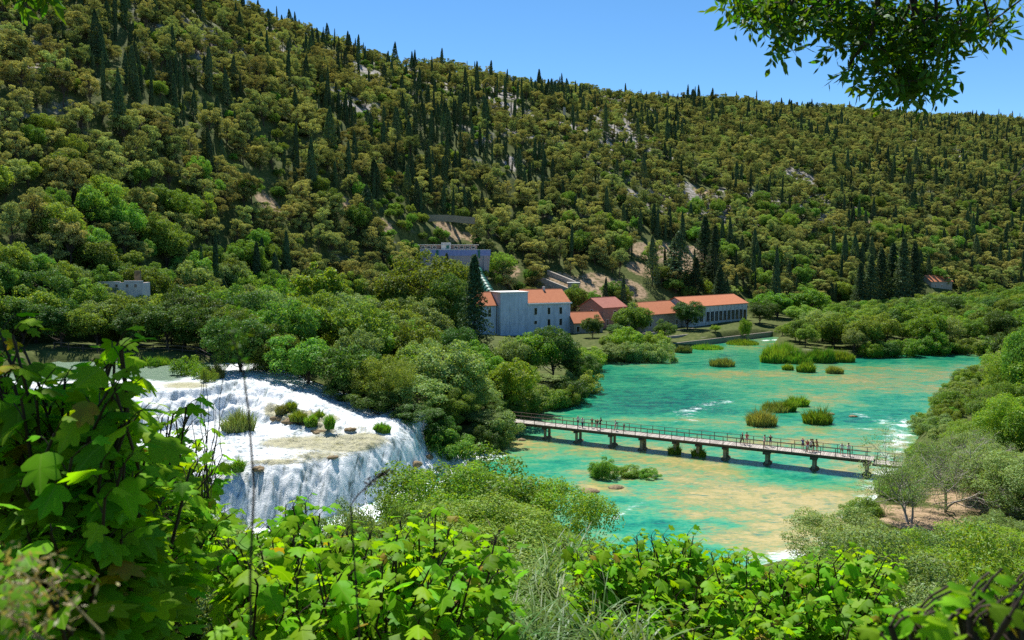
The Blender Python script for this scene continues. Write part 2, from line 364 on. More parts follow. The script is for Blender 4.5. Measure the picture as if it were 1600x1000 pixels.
# ------------------------------------------------------------------ ground sheet
CLEAR = []                          # (x, y, r) clearings of bare pale earth on the hill
for px, py, r in [(1060, 405, 13), (1095, 398, 8), (1010, 395, 8), (880, 440, 7), (905, 452, 9), (940, 446, 9), (985, 452, 7), (870, 455, 6), (700, 362, 6), (735, 372, 4), (790, 420, 6), (1000, 420, 6), (420, 318, 5), (540, 318, 4), (600, 352, 4),
                  (1100, 300, 6), (1340, 310, 7), (1230, 365, 6), (1460, 350, 8), (1350, 345, 6), (1450, 812, 5), (1540, 785, 6), (1390, 800, 3)]:
    g = on_ground(px, py, 270 if py < 500 else 60); CLEAR.append((g[0], g[1], r))
def clear_mask(x, y):
    m = 0
    for a, b, r in CLEAR: m = np.maximum(m, np.exp(-((x - a) ** 2 + (y - b) ** 2) / (r * r)))
    return m
def rock_mask(x, y):
    px, py = proj(x, y, hill(x, y)[0])
    m = .8 * sstep(fbm(x / 40, y / 40, 61, 4) * 6 - .9)
    # pale scree shows mostly below the left part of the skyline
    band = np.exp(-((px - 640) / 190) ** 2) * sstep((190 - py) / 80) + .8 * np.exp(-((px - 900) / 150) ** 2 - ((py - 190) / 60) ** 2) + .8 * np.exp(-((px - 1180) / 170) ** 2 - ((py - 330) / 50) ** 2)
    m = m * np.interp(px, [0, 330, 480], [.35, .5, 1])
    return sstep((hill(x, y)[1] - .12) * 6) * np.clip(m * .8 + band * sstep(fbm(x / 22, y / 22, 65, 4) * 7 + .2) * .95, 0, 1)
ty = np.concatenate([np.linspace(-40, 60, 50), np.linspace(62, 330, 300), np.geomspace(332, 1300, 260), np.geomspace(1320, 3200, 24)])
tt = np.linspace(-1.25, 1.25, 620)
TX = (ty[:, None] + 62) * tt[None] * .9; TY = np.repeat(ty[:, None], len(tt), 1)
TZ = terrain(TX, TY)
me = mesh_of('ground', [(np.stack([TX, TY, TZ], -1).reshape(-1, 3), grid_faces(*TX.shape), 0)], [], True)
attr(me, 'bare', clear_mask(TX, TY)); attr(me, 'rocky', rock_mask(TX, TY) * sstep((hill(TX, TY)[1]) * 5))
m, nt, N, L = mat('ground_cover'); v = objco(nt)
fine = noise(nt, .9, 6, .65, v); big = noise(nt, .09, 5, .6, v); spk = noise(nt, 3.5, 4, .7, v)
scrub = ramp(nt, fine, [(.3, (.035, .050, .012)), (.55, (.075, .095, .025)), (.75, (.17, .15, .07))])
earth = ramp(nt, mixc(nt, .5, fine, noise(nt, .35, 4, .7, v)), [(.40, (.08, .08, .03)), (.5, (.30, .21, .13)), (.65, (.42, .31, .20))])
rock = ramp(nt, mixc(nt, .5, spk, noise(nt, .5, 5, .7, v)), [(.40, (.05, .07, .02)), (.48, (.20, .18, .16)), (.56, (.38, .35, .33)), (.7, (.50, .47, .45))])
c = mixc(nt, mth(nt, 'MULTIPLY', mth(nt, 'SUBTRACT', mth(nt, 'ADD', attrn(nt, 'rocky'), big), .62), 5, True), scrub, rock)
c = mixc(nt, mth(nt, 'MULTIPLY', mth(nt, 'SUBTRACT', mth(nt, 'ADD', attrn(nt, 'bare'), mth(nt, 'MULTIPLY', fine, .5)), .55), 5, True), c, earth)
principled(nt, c, .95, .1, fine, .6, .3); me.materials.append(m)
tag(link('ground', me), kind='structure')

# ------------------------------------------------------------------ river water
gx = np.arange(-72, 152, .45); gy = np.concatenate([np.arange(66, 150, .4), np.arange(150, 292, .7)])
WX, WY = np.meshgrid(gx, gy); inside = sdf(WX, WY, POOL) > -1.2
WPX, WPY = proj(WX, WY, np.zeros_like(WX))
S = np.full(WX.shape, .50)
def blob(cx, cy, rx, ry, v, rot=0):
    g = G(cx, cy); g1 = G(cx + rx, cy); g2 = G(cx, cy - ry)
    ax = g1[0] - g[0]; ay = (g2[1] - G(cx, cy + ry)[1]) / 2
    dx, dy = WX - g[0], WY - g[1]
    # the long axis runs across the view, sheared so that a screen slope is kept on the ground
    dy = dy + rot * dx
    global S
    S = S + v * np.exp(-(dx / ax) ** 2 - (dy / ay) ** 2)
for b in [(1000, 615, 170, 38, -.34), (1090, 640, 100, 16, -.16), (1150, 560, 80, 16, -.2), (1420, 560, 150, 7, -.25), (930, 575, 60, 15, -.15),
          (1130, 585, 70, 7, .17), (1300, 592, 150, 12, .18), (1250, 615, 90, 12, .12), (1180, 622, 50, 10, .10), (1420, 585, 110, 14, .12), (1480, 610, 60, 14, .12),
          (1330, 655, 60, 16, -.25), (1390, 640, 60, 22, -.2), (1150, 660, 90, 10, .12), (1280, 672, 90, 8, .22), (1010, 655, 120, 5, .25), (1230, 690, 120, 6, .25),
          (830, 690, 45, 9, .25), (900, 705, 60, 8, .12), (990, 700, 90, 7, .22), (1060, 720, 90, 14, .33), (930, 740, 50, 10, .22), (1010, 742, 50, 8, .15), (1120, 735, 50, 14, .32), (880, 725, 60, 12, -.18),
          (1240, 748, 70, 15, -.30), (1190, 700, 40, 8, .15), (1330, 735, 60, 10, .2), (1180, 775, 120, 20, .38), (1290, 795, 110, 26, .42), (1230, 830, 90, 28, .40), (1100, 770, 70, 18, .25), (1180, 855, 50, 18, .25),
          (980, 790, 70, 20, -.12), (1030, 822, 80, 18, -.30), (1000, 850, 60, 16, -.2), (1090, 805, 30, 8, .2), (1120, 862, 60, 12, -.2), (1150, 820, 40, 8, -.2), (925, 760, 30, 7, .4), (960, 765, 25, 6, .3),
          (720, 730, 60, 14, -.25), (820, 780, 60, 30, -.1)]:
    blob(*b)
edge = np.clip(sdf(WX, WY, POOL), 0, 8); S = S + .10 * (1 - edge / 8) * (WPY > 600)
S = S * .9 + .05 + fbm(WX / 16, WY / 9, 101, 5) * .42 + fbm(WX / 3.6, WY / 1.9, 105, 4) * .30
FO = np.zeros(WX.shape)
def streak(pts, wd, v):
    global FO
    q = [G(a, b)[:2] for a, b in pts]; n = len(q)
    d = np.full(WX.shape, 1e9)
    for i in range(n - 1):
        e = q[i + 1] - q[i]; t = np.clip(((WX - q[i][0]) * e[0] + (WY - q[i][1]) * e[1]) / (e @ e), 0, 1)
        d = np.minimum(d, np.hypot(WX - q[i][0] - t * e[0], WY - q[i][1] - t * e[1]))
    FO = np.maximum(FO, v * np.exp(-(d / wd) ** 2))
streak([(1135, 627), (1095, 636), (1070, 645), (1078, 655)], 3.2, .62)
streak([(1075, 640), (1062, 660)], 2.0, .45)
streak([(1345, 648), (1375, 658), (1410, 668)], 2.4, .62); streak([(1330, 668), (1370, 672)], 1.6, .55); streak([(1405, 655), (1405, 680), (1395, 720)], 4, .62); streak([(1340, 640), (1420, 640)], 3, .30)
streak([(1388, 725), (1375, 770), (1340, 810)], 3.2, .72); streak([(1290, 850), (1240, 872), (1200, 880)], 4, .62)
streak([(1012, 783), (985, 793), (960, 812)], .9, .62); streak([(1000, 771), (1015, 766)], .8, .6); streak([(640, 760), (700, 718), (760, 712)], 3.5, .95); streak([(340, 850), (480, 840), (600, 800), (650, 765)], 7, 1.0); streak([(60, 840), (300, 850)], 8, .9)
streak([(930, 560), (985, 566)], .0001 + 1.2, .0); streak([(1055, 552), (1080, 556)], 1.6, .5); streak([(1195, 532), (1225, 530)], 2.0, .9); streak([(935, 712), (945, 700)], 1.2, .45); streak([(870, 628), (905, 620)], .8, .3)
FO = FO * (.85 + fbm(WX / 1.6, WY / 1.2, 111, 3) * 1.3)
WZ = fbm(WX / 1.4, WY / 1.1, 121, 3) * .05 + FO * fbm(WX / .9, WY / .9, 125, 2) * .18
S = .50 + .37 * np.tanh((S - .48) * 1.2 / .37)
idx = grid_faces(*WX.shape); keep = inside.ravel()[idx].all(1); idx = idx[keep]
used, inv = np.unique(idx, return_inverse=True)
V = np.stack([WX, WY, WZ], -1).reshape(-1, 3)[used]
me = mesh_of('river_water', [(V, inv.reshape(-1, 4), 0)], [], True)
attr(me, 'shoal', S.ravel()[used]); attr(me, 'foam', FO.ravel()[used])
m, nt, N, L = mat('turquoise_water'); v = objco(nt, (.6, 1.0, 1)); v2 = objco(nt)
n1 = noise(nt, .55, 6, .62, v, .6); n2 = noise(nt, 2.2, 5, .7, v)
s = mth(nt, 'ADD', attrn(nt, 'shoal'), mth(nt, 'MULTIPLY', mth(nt, 'SUBTRACT', n1, .5), .85)); s = mth(nt, 'ADD', s, mth(nt, 'MULTIPLY', mth(nt, 'SUBTRACT', n2, .5), .75))
c = ramp(nt, s, [(.08, (.003, .075, .075)), (.22, (.005, .170, .108)), (.38, (.020, .26, .140)), (.54, (.085, .31, .155)), (.64, (.17, .29, .12)), (.77, (.30, .28, .10)), (.92, (.43, .35, .14))])
c = mixc(nt, mth(nt, 'MULTIPLY', mth(nt, 'SUBTRACT', noise(nt, 1.1, 6, .75, objco(nt, (.4, 1.0, 1)), .8), .53), 6, True), c, (.05, .17, .11))   # dark weed flecks on the bed
fo = mth(nt, 'SUBTRACT', mth(nt, 'ADD', mth(nt, 'MULTIPLY', attrn(nt, 'foam'), .8), mth(nt, 'MULTIPLY', noise(nt, 1.3, 8, .8, objco(nt, (.6, 1.5, 1)), 1.5), 1.5)), 1.15)
fm = mth(nt, 'MULTIPLY', fo, 3.2, True)
c = mixc(nt, fm, c, (.80, .84, .86))
wv = noise(nt, 2.4, 4, .6, objco(nt, (.7, 1.5, 1)), .8)
b = principled(nt, c, .16, .35, wv, .35, .12); L(mth(nt, 'MULTIPLY_ADD', fm, .5), b.inputs['Roughness']); b.inputs['Roughness'].links[0].from_node.inputs[2].default_value = .115
me.materials.append(m); tag(link('river_water', me), kind='structure')

# ------------------------------------------------------------------ waterfall and the river above it
gx = np.arange(-78, -4, .17); gy = np.arange(79, 138, .17)
FX, FY = np.meshgrid(gx, gy); FZ, ST, S1, S2 = falls(FX, FY)
fsd = sdf(FX, FY, FALL)
inside = (fsd > -.6)
# rock and moss showing through, placed on the plateau and the upper lip
FPX, FPY = proj(FX, FY, FZ); TAN = np.zeros(FX.shape)
for cx, cy, rx, ry, vv in [(460, 692, 66, 11, 1.15), (562, 688, 56, 13, 1.1), (290, 602, 50, 7, 1), (500, 712, 60, 7, .8), (430, 722, 60, 6, .9), (440, 645, 26, 12, 1.3), (475, 658, 34, 11, 1.3), (505, 672, 20, 6, .9), (370, 650, 22, 12, .6), (545, 700, 40, 6, .7),
                          (640, 705, 8, 14, .4), (150, 600, 60, 8, .5), (560, 668, 30, 5, .5), (425, 748, 7, 20, .55), (500, 742, 6, 18, .5), (565, 728, 6, 16, .45), (385, 752, 8, 16, .55), (345, 745, 7, 20, .6), (300, 640, 9, 16, .5), (420, 632, 12, 14, .5), (520, 655, 18, 8, .7), (575, 682, 14, 5, .6)]:
    TAN = TAN + vv * np.exp(-((FPX - cx) / rx) ** 2 - ((FPY - cy) / ry) ** 2)
CALM = sstep((FY - np.interp(FX, XU, YU) - 3) / 5) * sstep((-44 - FX) / 8)
lump = np.exp(-((FPX - 470) / 45) ** 2 - ((FPY - 655) / 16) ** 2)
idx = grid_faces(*FX.shape); keep = inside.ravel()[idx].all(1); idx = idx[keep]; used, inv = np.unique(idx, return_inverse=True)
V = np.stack([FX, FY, FZ + lump * (.5 + fbm(FX / .8, FY / .8, 131, 3) * 1.2)], -1).reshape(-1, 3)[used]
me = mesh_of('waterfall', [(V, inv.reshape(-1, 4), 0)], [], True)
attr(me, 'tan', TAN.ravel()[used]); attr(me, 'calm', CALM.ravel()[used]); attr(me, 'steep', ST.ravel()[used])
m, nt, N, L = mat('falling_white_water')
v = objco(nt, (2.2, .25, .35)); vf = objco(nt, (.5, 1.6, 1)); vo = objco(nt)
st = noise(nt, 1.3, 7, .72, v, .3); fl = noise(nt, 1.6, 6, .7, vf, 1.2); gr = noise(nt, 5, 6, .75, vo)
steep = attrn(nt, 'steep')
pat = mixc(nt, steep, fl, st)
pat = mth(nt, 'ADD', pat, mth(nt, 'MULTIPLY', mth(nt, 'SUBTRACT', noise(nt, .5, 4, .6, objco(nt, (1.6, .3, .12)), .5), .5), .7))
c = ramp(nt, pat, [(.32, (.16, .19, .17)), (.40, (.44, .49, .51)), (.47, (.72, .76, .78)), (.56, (.83, .845, .86))])
c = mixc(nt, mth(nt, 'MULTIPLY', mth(nt, 'SUBTRACT', gr, .5), mth(nt, 'MULTIPLY_ADD', steep, -2.2), True), c, (.45, .62, .52))
c.node.inputs[0].links[0].from_node.inputs[1].links[0].from_node.inputs[2].default_value = 2.6
tan_ = ramp(nt, gr, [(.35, (.12, .115, .03)), (.52, (.30, .265, .085)), (.66, (.48, .44, .20))])
tf = mth(nt, 'MULTIPLY', mth(nt, 'SUBTRACT', mth(nt, 'ADD', attrn(nt, 'tan'), mth(nt, 'MULTIPLY', mth(nt, 'ADD', fl, gr), 1.0)), 1.42), 3.0, True)
c = mixc(nt, mth(nt, 'MULTIPLY', tf, .82), c, tan_)
cf = mth(nt, 'MULTIPLY', mth(nt, 'SUBTRACT', mth(nt, 'ADD', attrn(nt, 'calm'), mth(nt, 'MULTIPLY', fl, .6)), .7), 2.5, True)
c = mixc(nt, cf, c, ramp(nt, fl, [(.3, (.035, .10, .06)), (.7, (.10, .18, .09))]))
principled(nt, c, .45, .3, mixc(nt, .5, pat, gr), .9, .35); me.materials.append(m)
tag(link('waterfall', me), kind='structure')

# ------------------------------------------------------------------ plants: shapes
def cards(Pn, Nn, s, r, elong=.6, tri=False):
    """leaf-sized four-cornered faces at points Pn facing roughly Nn"""
    n = len(Pn); s = np.broadcast_to(s, (n,))[:, None] * r.uniform(.65, 1.3, (n, 1))
    t = r.normal(size=(n, 3)); t = t - (t * Nn).sum(1, keepdims=True) * Nn; t /= np.linalg.norm(t, axis=1, keepdims=True) + 1e-9
    b = np.cross(Nn, t); bend = Nn * s * r.uniform(-.25, .35, (n, 1))
    V = np.stack([Pn - t * s, Pn - b * s * elong + bend, Pn + t * s, Pn + b * s * elong + bend], 1).reshape(-1, 3)
    return V, np.arange(4 * n).reshape(n, 4)
def unit(v): return v / (np.linalg.norm(v, axis=-1, keepdims=True) + 1e-9)
def clump_leaves(C, Rr, n, s, r, flat=.75, up=.35, fill=.35, elong=.6):
    """leaves over the shells of the ellipsoidal clumps at C with radii Rr"""
    P_, N_ = [], []
    for c, q in zip(C, Rr):
        k = max(8, int(n * (q / np.mean(Rr)) ** 2)); d = unit(r.normal(size=(k, 3)))
        d[:, 2] = np.where((d[:, 2] < -.2) & (r.random(k) < .6), -d[:, 2], d[:, 2])
        rad = q * (1 - fill * r.random(k) ** 1.6) * (1 + .22 * np.sin(d[:, 0] * 5 + c[0]) * np.cos(d[:, 1] * 5 + c[1]))
        P_.append(c + d * rad[:, None] * np.array([1, 1, flat])); nn = unit(d + r.normal(size=(k, 3)) * .55 + np.array([0, 0, up])); N_.append(nn)
    return cards(np.concatenate(P_), np.concatenate(N_), s, r, elong)
def curve(a, b, k, wob, r, sag=0.0):
    a = np.asarray(a, float); b = np.asarray(b, float); t = np.linspace(0, 1, k)[:, None]
    p = a + (b - a) * t; ln = np.linalg.norm(b - a); off = r.normal(size=(k, 3)) * wob * ln; off[0] = 0; off[-1] = 0
    p = p + off; p[:, 2] += sag * ln * np.sin(t[:, 0] * math.pi); return p
def trunk_mb(h, r0, C, r, lean=(0, 0), start=.3, n=7, limbs=99):
    mb = MB(); top = np.array([lean[0], lean[1], h]); tr = curve((0, 0, -.6), top, 6, .02, r); tr[:, 0] += r.normal(size=6) * .01
    mb.tube(tr, np.linspace(r0, r0 * .35, 6), n)
    for c in list(C)[:limbs]:
        f = np.clip(r.uniform(start, .9) * c[2] / h, .1, .95) * 5; i = int(f); p = tr[i] + (tr[min(i + 1, 5)] - tr[i]) * (f - i)
        mb.tube(curve(p, c, 4, .05, r, -.04), np.linspace(r0 * .38, r0 * .07, 4), 4, cap=False)
    return mb
VAR = {}
def variant(kind, crown, trunk, cm, tm): VAR.setdefault(kind, []).append((crown, trunk, cm, tm))
# pines (canonical 10 m)
for k in range(6):
    r = np.random.default_rng(100 + k); C = []; q = []
    n = 32 + k; lean = r.normal(size=2) * .9; el_ = r.uniform(.75, 1.2)
    for i in range(n):
        a = i * 2.4 + r.uniform(-.4, .4); zz = r.uniform(3.0, 9.2) if k != 4 else r.uniform(5.3, 9.3); wd = 3.3 * math.sqrt(max(.08, 1 - ((zz - 6.0) / 4.1) ** 2))
        rad = wd * r.uniform(.3, 1.12); C.append([math.cos(a) * rad * el_ + lean[0] * zz / 10, math.sin(a) * rad + lean[1] * zz / 10, zz]); q.append(r.choice([.55, .75, .95, 1.25]) * r.uniform(.85, 1.15))
    C = np.array(C); V, Fc = clump_leaves(C, np.array(q), 105, .23, r, .68, .35, .5, .45)
    tb = trunk_mb(8.6, .2, C, r, lean, .45)
    variant('pine', (V, Fc), tb, 'pine', 'bark')
# cypresses (canonical 12 m)
for k in range(5):
    r = np.random.default_rng(200 + k); n = 2300; t = r.random(n) ** .85; z = .5 + 11.5 * t
    wd = [1.0, 1.35, .7, 1.6, 2.6][k]; bx_ = r.normal(size=2) * .05; prof = wd * (np.sin(np.clip(t * .92 + .06, 0, 1) * math.pi) ** .6 * .55 + .45 * (1 - t)) if k < 3 else wd * (1 - t) ** .75
    a = r.random(n) * 2 * math.pi; tuft = 1 + .28 * np.sin(a * 3 + z * 1.7 + k) * np.cos(z * 2.3 + a * 2) ; rad = prof * tuft * (1 - .4 * r.random(n) ** 2)
    Pn = np.stack([np.cos(a) * rad + bx_[0] * z, np.sin(a) * rad + bx_[1] * z, z + r.normal(size=n) * .12], 1); Nn = unit(np.stack([np.cos(a), np.sin(a), np.full(n, .25 if k < 3 else .55)], 1) + r.normal(size=(n, 3)) * .45)
    V, Fc = cards(Pn, Nn, .22, r, .55); tb = MB(); tb.tube([(0, 0, -.5), (0, 0, 5), (0, 0, 11)], [.2, .13, .03], 6)
    variant('cypress', (V, Fc), tb, 'cypress', 'bark')
def broad(seed, h, R0, nc, per, s, mat_, zlow=.18, flat=.8, crad=.27, tr=.24, fill=.4, wood='bark', squash=.46, elong=.6, up=.35):
    r = np.random.default_rng(seed); C = []; q = []; cz = h * (zlow + (1 - zlow) / 2); rz = h * (1 - zlow) / 2
    lob = [(r.uniform(0, 6.28), r.uniform(.1, .3)) for _ in range(3)]
    for i in range(nc):
        z = 1 - 2 * (i + .5) / nc; z = z * .95 if i % 5 else z * .5; a = i * 2.39996 + r.uniform(-.3, .3); w_ = math.sqrt(max(0, 1 - z * z)); k = (r.uniform(.74, 1.0) if i % 4 else r.uniform(.3, .7))
        k *= 1 + sum(b * math.cos(a - ph) for ph, b in lob)
        C.append([math.cos(a) * w_ * R0 * k, math.sin(a) * w_ * R0 * k, cz + z * (rz - crad * R0 * .5) * min(1.05, k)]); q.append(R0 * crad * r.uniform(.7, 1.35))
    C = np.array(C); V, Fc = clump_leaves(C, q, per, s, r, flat, up, fill, elong)
    return (V, Fc), trunk_mb(h * .8, tr, C[::2], r, (0, 0), .2), mat_, wood
for k in range(5): VAR.setdefault('broad', []).append(broad(300 + k, 10, 4.4, 46 + 4 * k, 260, .17, 'broad'))
for k in range(2): VAR.setdefault('grey', []).append(broad(320 + k, 9, 4.2, 46, 230, .15, 'grey_green'))
for k in range(2): VAR.setdefault('dark', []).append(broad(330 + k, 11, 4.6, 60, 260, .17, 'dark_broad'))
VAR['plane'] = [broad(340, 20, 10.5, 120, 240, .30, 'broad', .1, .8, .20, .5), broad(342, 20, 10.0, 120, 240, .30, 'broad', .1, .85, .2, .5)]
VAR['lime'] = [broad(345, 12, 4.4, 44, 150, .24, 'lime', .2, .8, .24, .25, .6)]
for k in range(4): VAR.setdefault('bush', []).append(broad(350 + k, 3.4, 2.4, 20, 150, .13, 'broad', .0, .85, .34, .06))
for k in range(3): VAR.setdefault('near', []).append(broad(360 + k, 8, 3.9, 80, 560, .085, ['fresh', 'grey_green', 'broad'][k], .08, .8, .25, .16, .35, elong=.5))
VAR['nearbush'] = [broad(370, 3.2, 2.3, 44, 420, .06, 'fresh', .0, .9, .27, .04, .35, elong=.5), broad(371, 3.2, 2.3, 44, 420, .06, 'grey_green', .0, .9, .27, .04, .35, elong=.45), broad(372, 3.2, 2.3, 60, 360, .05, 'broad', .0, .9, .22, .04, .6, elong=.45)]
# tall dark conifer with drooping tiers beside the power house
def conifer(seed, h, w0):
    r = np.random.default_rng(seed); Pn = []; Nn = []
    for i in range(150):
        t = (i + .5) / 150; z = h * (.06 + .94 * t); L_ = w0 * (1 - t) ** .8 * r.uniform(.7, 1.1) + .25; a = i * 2.4
        k = 70; u = r.random(k) ** .7; x = u * L_; dz = -.25 * x + r.normal(size=k) * .16; sp = r.normal(size=k) * (.28 + .12 * L_) * (1 - .5 * u)
        Pn.append(np.stack([math.cos(a) * x - math.sin(a) * sp, math.sin(a) * x + math.cos(a) * sp, z + dz], 1)); Nn.append(unit(np.array([math.cos(a) * .5, math.sin(a) * .5, .7]) + r.normal(size=(k, 3)) * .4))
    V, Fc = cards(np.concatenate(Pn), np.concatenate(Nn), .22, r, .5); tb = MB(); tb.tube([(0, 0, -.6), (0, 0, h * .5), (0, 0, h * .97)], [.35, .2, .04], 8); return (V, Fc), tb, 'cypress', 'bark'
VAR['conifer'] = [conifer(400, 20, 5.0)]
for k in range(3): VAR.setdefault('dome', []).append(broad(410 + k, 5, 3.4, 44, 330, .12, 'broad', -.25, .85, .27, .1, up=.5))
_cache = {}
def tree_meshes(kind, k, mat_=None):
    key = (kind, k, mat_)
    if key not in _cache:
        (V, Fc), tb, cm, tm = VAR[kind][k]; _cache[key] = (mesh_of('crown', [(V, Fc, 0)], [M[mat_ or cm]]), tb.mesh('trunk', [M[tm]], True))
    return _cache[key]
def plant(name, kind, k, x, y, z, s, rz, label, cat, group=None, mat_=None, sz=1.0):
    k = k % len(VAR[kind]); c, t = tree_meshes(kind, k, mat_); e = empty(name, (x, y, z), rz); e.scale = (s, s, s * sz)
    tag(e, label, cat, group); link('trunk' if 'bush' not in name and 'shrub' not in name else 'stem', t, e); link('crown' if 'bush' not in name and 'shrub' not in name else 'foliage', c, e); return e
DIM = {'pine': (10, 3.8), 'cypress': (12, 1.2), 'broad': (10, 4.7), 'grey': (9, 4.4), 'dark': (11, 4.9), 'plane': (20, 10.5), 'lime': (12, 4.6), 'bush': (3.4, 2.6), 'near': (8, 4.2), 'nearbush': (3.2, 2.5), 'conifer': (20, 4.0), 'dome': (5, 3.7)}
def place(name, kind, k, px, pytop, D, width, label, cat='tree', group=None, mat_=None, minh=1.5, base=None):
    top = P(px, pytop, D); z = base if base is not None else T(top[0], top[1]); h = max(minh, top[2] - z); H0, R0 = DIM[kind]
    s = width / 2 / R0; return plant(name, kind, k, top[0], top[1], z - .1, s, rng.uniform(0, 6.28), label, cat, group, mat_, h / (H0 * s))

# ------------------------------------------------------------------ woods on the hill
def where_on_hill(px, py, t):
    v = 'low' if t < .22 else 'half way up' if t < .55 else 'high up' if t < .86 else 'on the skyline'
    hmark = ['at the far left of the hill', 'behind the left riverside wood', 'above the white waterfall', 'above the stone waterworks', 'above the grey power house', 'behind the small orange-roofed houses', 'beyond the orange-roofed hall', 'beyond the reed bank', 'near the lone orange roof'][int(np.searchsorted([150, 330, 610, 770, 900, 1060, 1180, 1400], px))]
    return v + ' ' + hmark
sp = 4.7; gx, gy = np.meshgrid(np.arange(-520, 980, sp), np.arange(95, 1260, sp))
r = np.random.default_rng(5); hx = (gx + r.uniform(-.48, .48, gx.shape) * sp).ravel(); hy = (gy + r.uniform(-.48, .48, gx.shape) * sp).ravel()
_, ht = hill(hx, hy); hz = terrain(hx, hy); hpx, hpy = proj(hx, hy, hz)
clr = clear_mask(hx, hy); rk = rock_mask(hx, hy)
keep = (ht > .0) & (ht < 1.05) & (hpx > -60) & (hpx < 1670) & (hpy > -120) & (r.random(len(hx)) > clr * 2.2) & (r.random(len(hx)) > rk * 1.0) & (r.random(len(hx)) > .06)
BOX = [(640, 790, 395, 470, 315), (300, 760, 0, 0, 0)]
# keep the sight lines to the waterworks, the wall behind it and the ruin open
zone = ((hpx > 640) & (hpx < 780) & (hy < 312) & (hy > 240)) | ((hpx > 590) & (hpx < 745) & (hy < 337) & (hy > 300)) | ((hpx > 385) & (hpx < 445) & (hy > 300) & (hy < 316))
keep &= ~(zone & (hy < 303) & (hpx > 640)); keep &= ~((hpx > 740) & (hpx < 1010) & (hy < 304)); keep &= ~((hpx > 1422) & (hpx < 1535) & (hy < 438)); keep &= ~((hpx > 1000) & (hpx < 1180) & (hy < 335))
ruin = (hpx > 125) & (hpx < 245) & (hy < 169) & (hy > 110)
hx, hy, hz, ht, hpx, hpy, rk, clr, zone, ruin = [q[keep] for q in (hx, hy, hz, ht, hpx, hpy, rk, clr, zone, ruin)]
n = len(hx); rr = r.random(n)
cl = fbm(hx / 38, hy / 38, 71, 3); pc = np.clip(.22 + cl * 1.7, .03, .8) * np.interp(hpx, [0, 250, 700, 900, 1200, 1400, 1600], [.7, 1.2, 1.25, 1.1, .75, .7, .6])
pc = np.where((hpx < 330) & (ht < .25), .05, pc); pc = np.where((hpx > 1300) & (ht < .4), pc + .12, pc)
pc = pc * np.where(ht > .82, .55, 1) * np.where((hpx > 900) & (ht < .5), .75, 1)
pb = np.where(hpx < 420, .65 * np.clip(1 - ht / .2, 0, 1), .08) + .10 + .15 * rk
kind = np.where(rr < pc, 1, np.where(rr < pc + pb, 2, 0))
kind = np.where(zone, 2, kind); size = r.uniform(.48, 1.12, n) * np.where(kind == 1, r.uniform(.75, 1.5, n), 1) * np.interp(hy, [100, 400, 1100], [1.0, 1.0, .85]) * (1 - .35 * rk)
size = np.where(ht > .93, size * .72, size)
size = np.where((kind == 2) & (ht > .22), size * .5, size); size = np.where(zone, np.minimum(size, .45), size); size = np.where(ruin, np.clip((CAMZ - 66 / F * hy - hz) / 12, .12, size), size)
vs = {0: 'pine', 1: 'cypress', 2: 'broad'}
nm = {0: ('pine_tree', 'tree'), 1: ('cypress_tree', 'tree'), 2: ('broadleaf_tree', 'tree')}
desc = {0: ['small olive-green pine', 'olive-green pine with a rounded crown', 'large spreading olive-green pine'], 1: ['short dark cypress', 'slender dark cypress', 'tall dark cypress'], 2: ['low green bushy tree', 'mid-sized leafy green tree', 'large leafy green tree']}
mesh_src = {}
def instancer(name, pts, idx, rot, scl, srcs, label, cat):
    me = bpy.data.meshes.new(name); me.vertices.add(len(pts)); me.vertices.foreach_set('co', np.asarray(pts, np.float32).ravel())
    a = me.attributes.new('which', 'INT', 'POINT'); a.data.foreach_set('value', np.asarray(idx, np.int32))
    a = me.attributes.new('turn', 'FLOAT_VECTOR', 'POINT'); a.data.foreach_set('vector', np.stack([rot * 0, rot * 0, rot], 1).astype(np.float32).ravel())
    a = me.attributes.new('grow', 'FLOAT_VECTOR', 'POINT'); a.data.foreach_set('vector', np.asarray(scl, np.float32).ravel())
    o = link(name, me); tag(o, label, cat, None, 'stuff')
    g = bpy.data.node_groups.new(name, 'GeometryNodeTree'); g.interface.new_socket('Geometry', in_out='INPUT', socket_type='NodeSocketGeometry'); g.interface.new_socket('Geometry', in_out='OUTPUT', socket_type='NodeSocketGeometry')
    N = g.nodes.new; L = g.links.new; gi = N('NodeGroupInput'); go = N('NodeGroupOutput'); j = N('GeometryNodeJoinGeometry')
    for s in reversed(srcs):
        oi = N('GeometryNodeObjectInfo'); oi.inputs['Object'].default_value = s; oi.inputs['As Instance'].default_value = False
        gti = N('GeometryNodeGeometryToInstance'); L(oi.outputs['Geometry'], gti.inputs[0]); L(gti.outputs[0], j.inputs[0])
    ip = N('GeometryNodeInstanceOnPoints'); L(gi.outputs[0], ip.inputs['Points']); L(j.outputs[0], ip.inputs['Instance']); ip.inputs['Pick Instance'].default_value = True
    for nme, ty_, inp in (('which', 'INT', 'Instance Index'), ('turn', 'FLOAT_VECTOR', 'Rotation'), ('grow', 'FLOAT_VECTOR', 'Scale')):
        na = N('GeometryNodeInputNamedAttribute'); na.data_type = ty_; na.inputs['Name'].default_value = nme
        L([q for q in na.outputs if q.enabled][0], ip.inputs[inp])
    L(ip.outputs[0], go.inputs[0]); md = o.modifiers.new('scatter', 'NODES'); md.node_group = g; return o
def src_objs(kind):
    if kind not in mesh_src:
        L_ = []
        for (V, Fc), tb, cm, tm in VAR[kind]:
            L_.append(bpy.data.objects.new(kind + '_source', mesh_of(kind + '_source', [(V, Fc, 0)] + [(a, b, 1) for a, b, c in tb.p], [M[cm], M[tm]])))
        mesh_src[kind] = L_
    return mesh_src[kind]
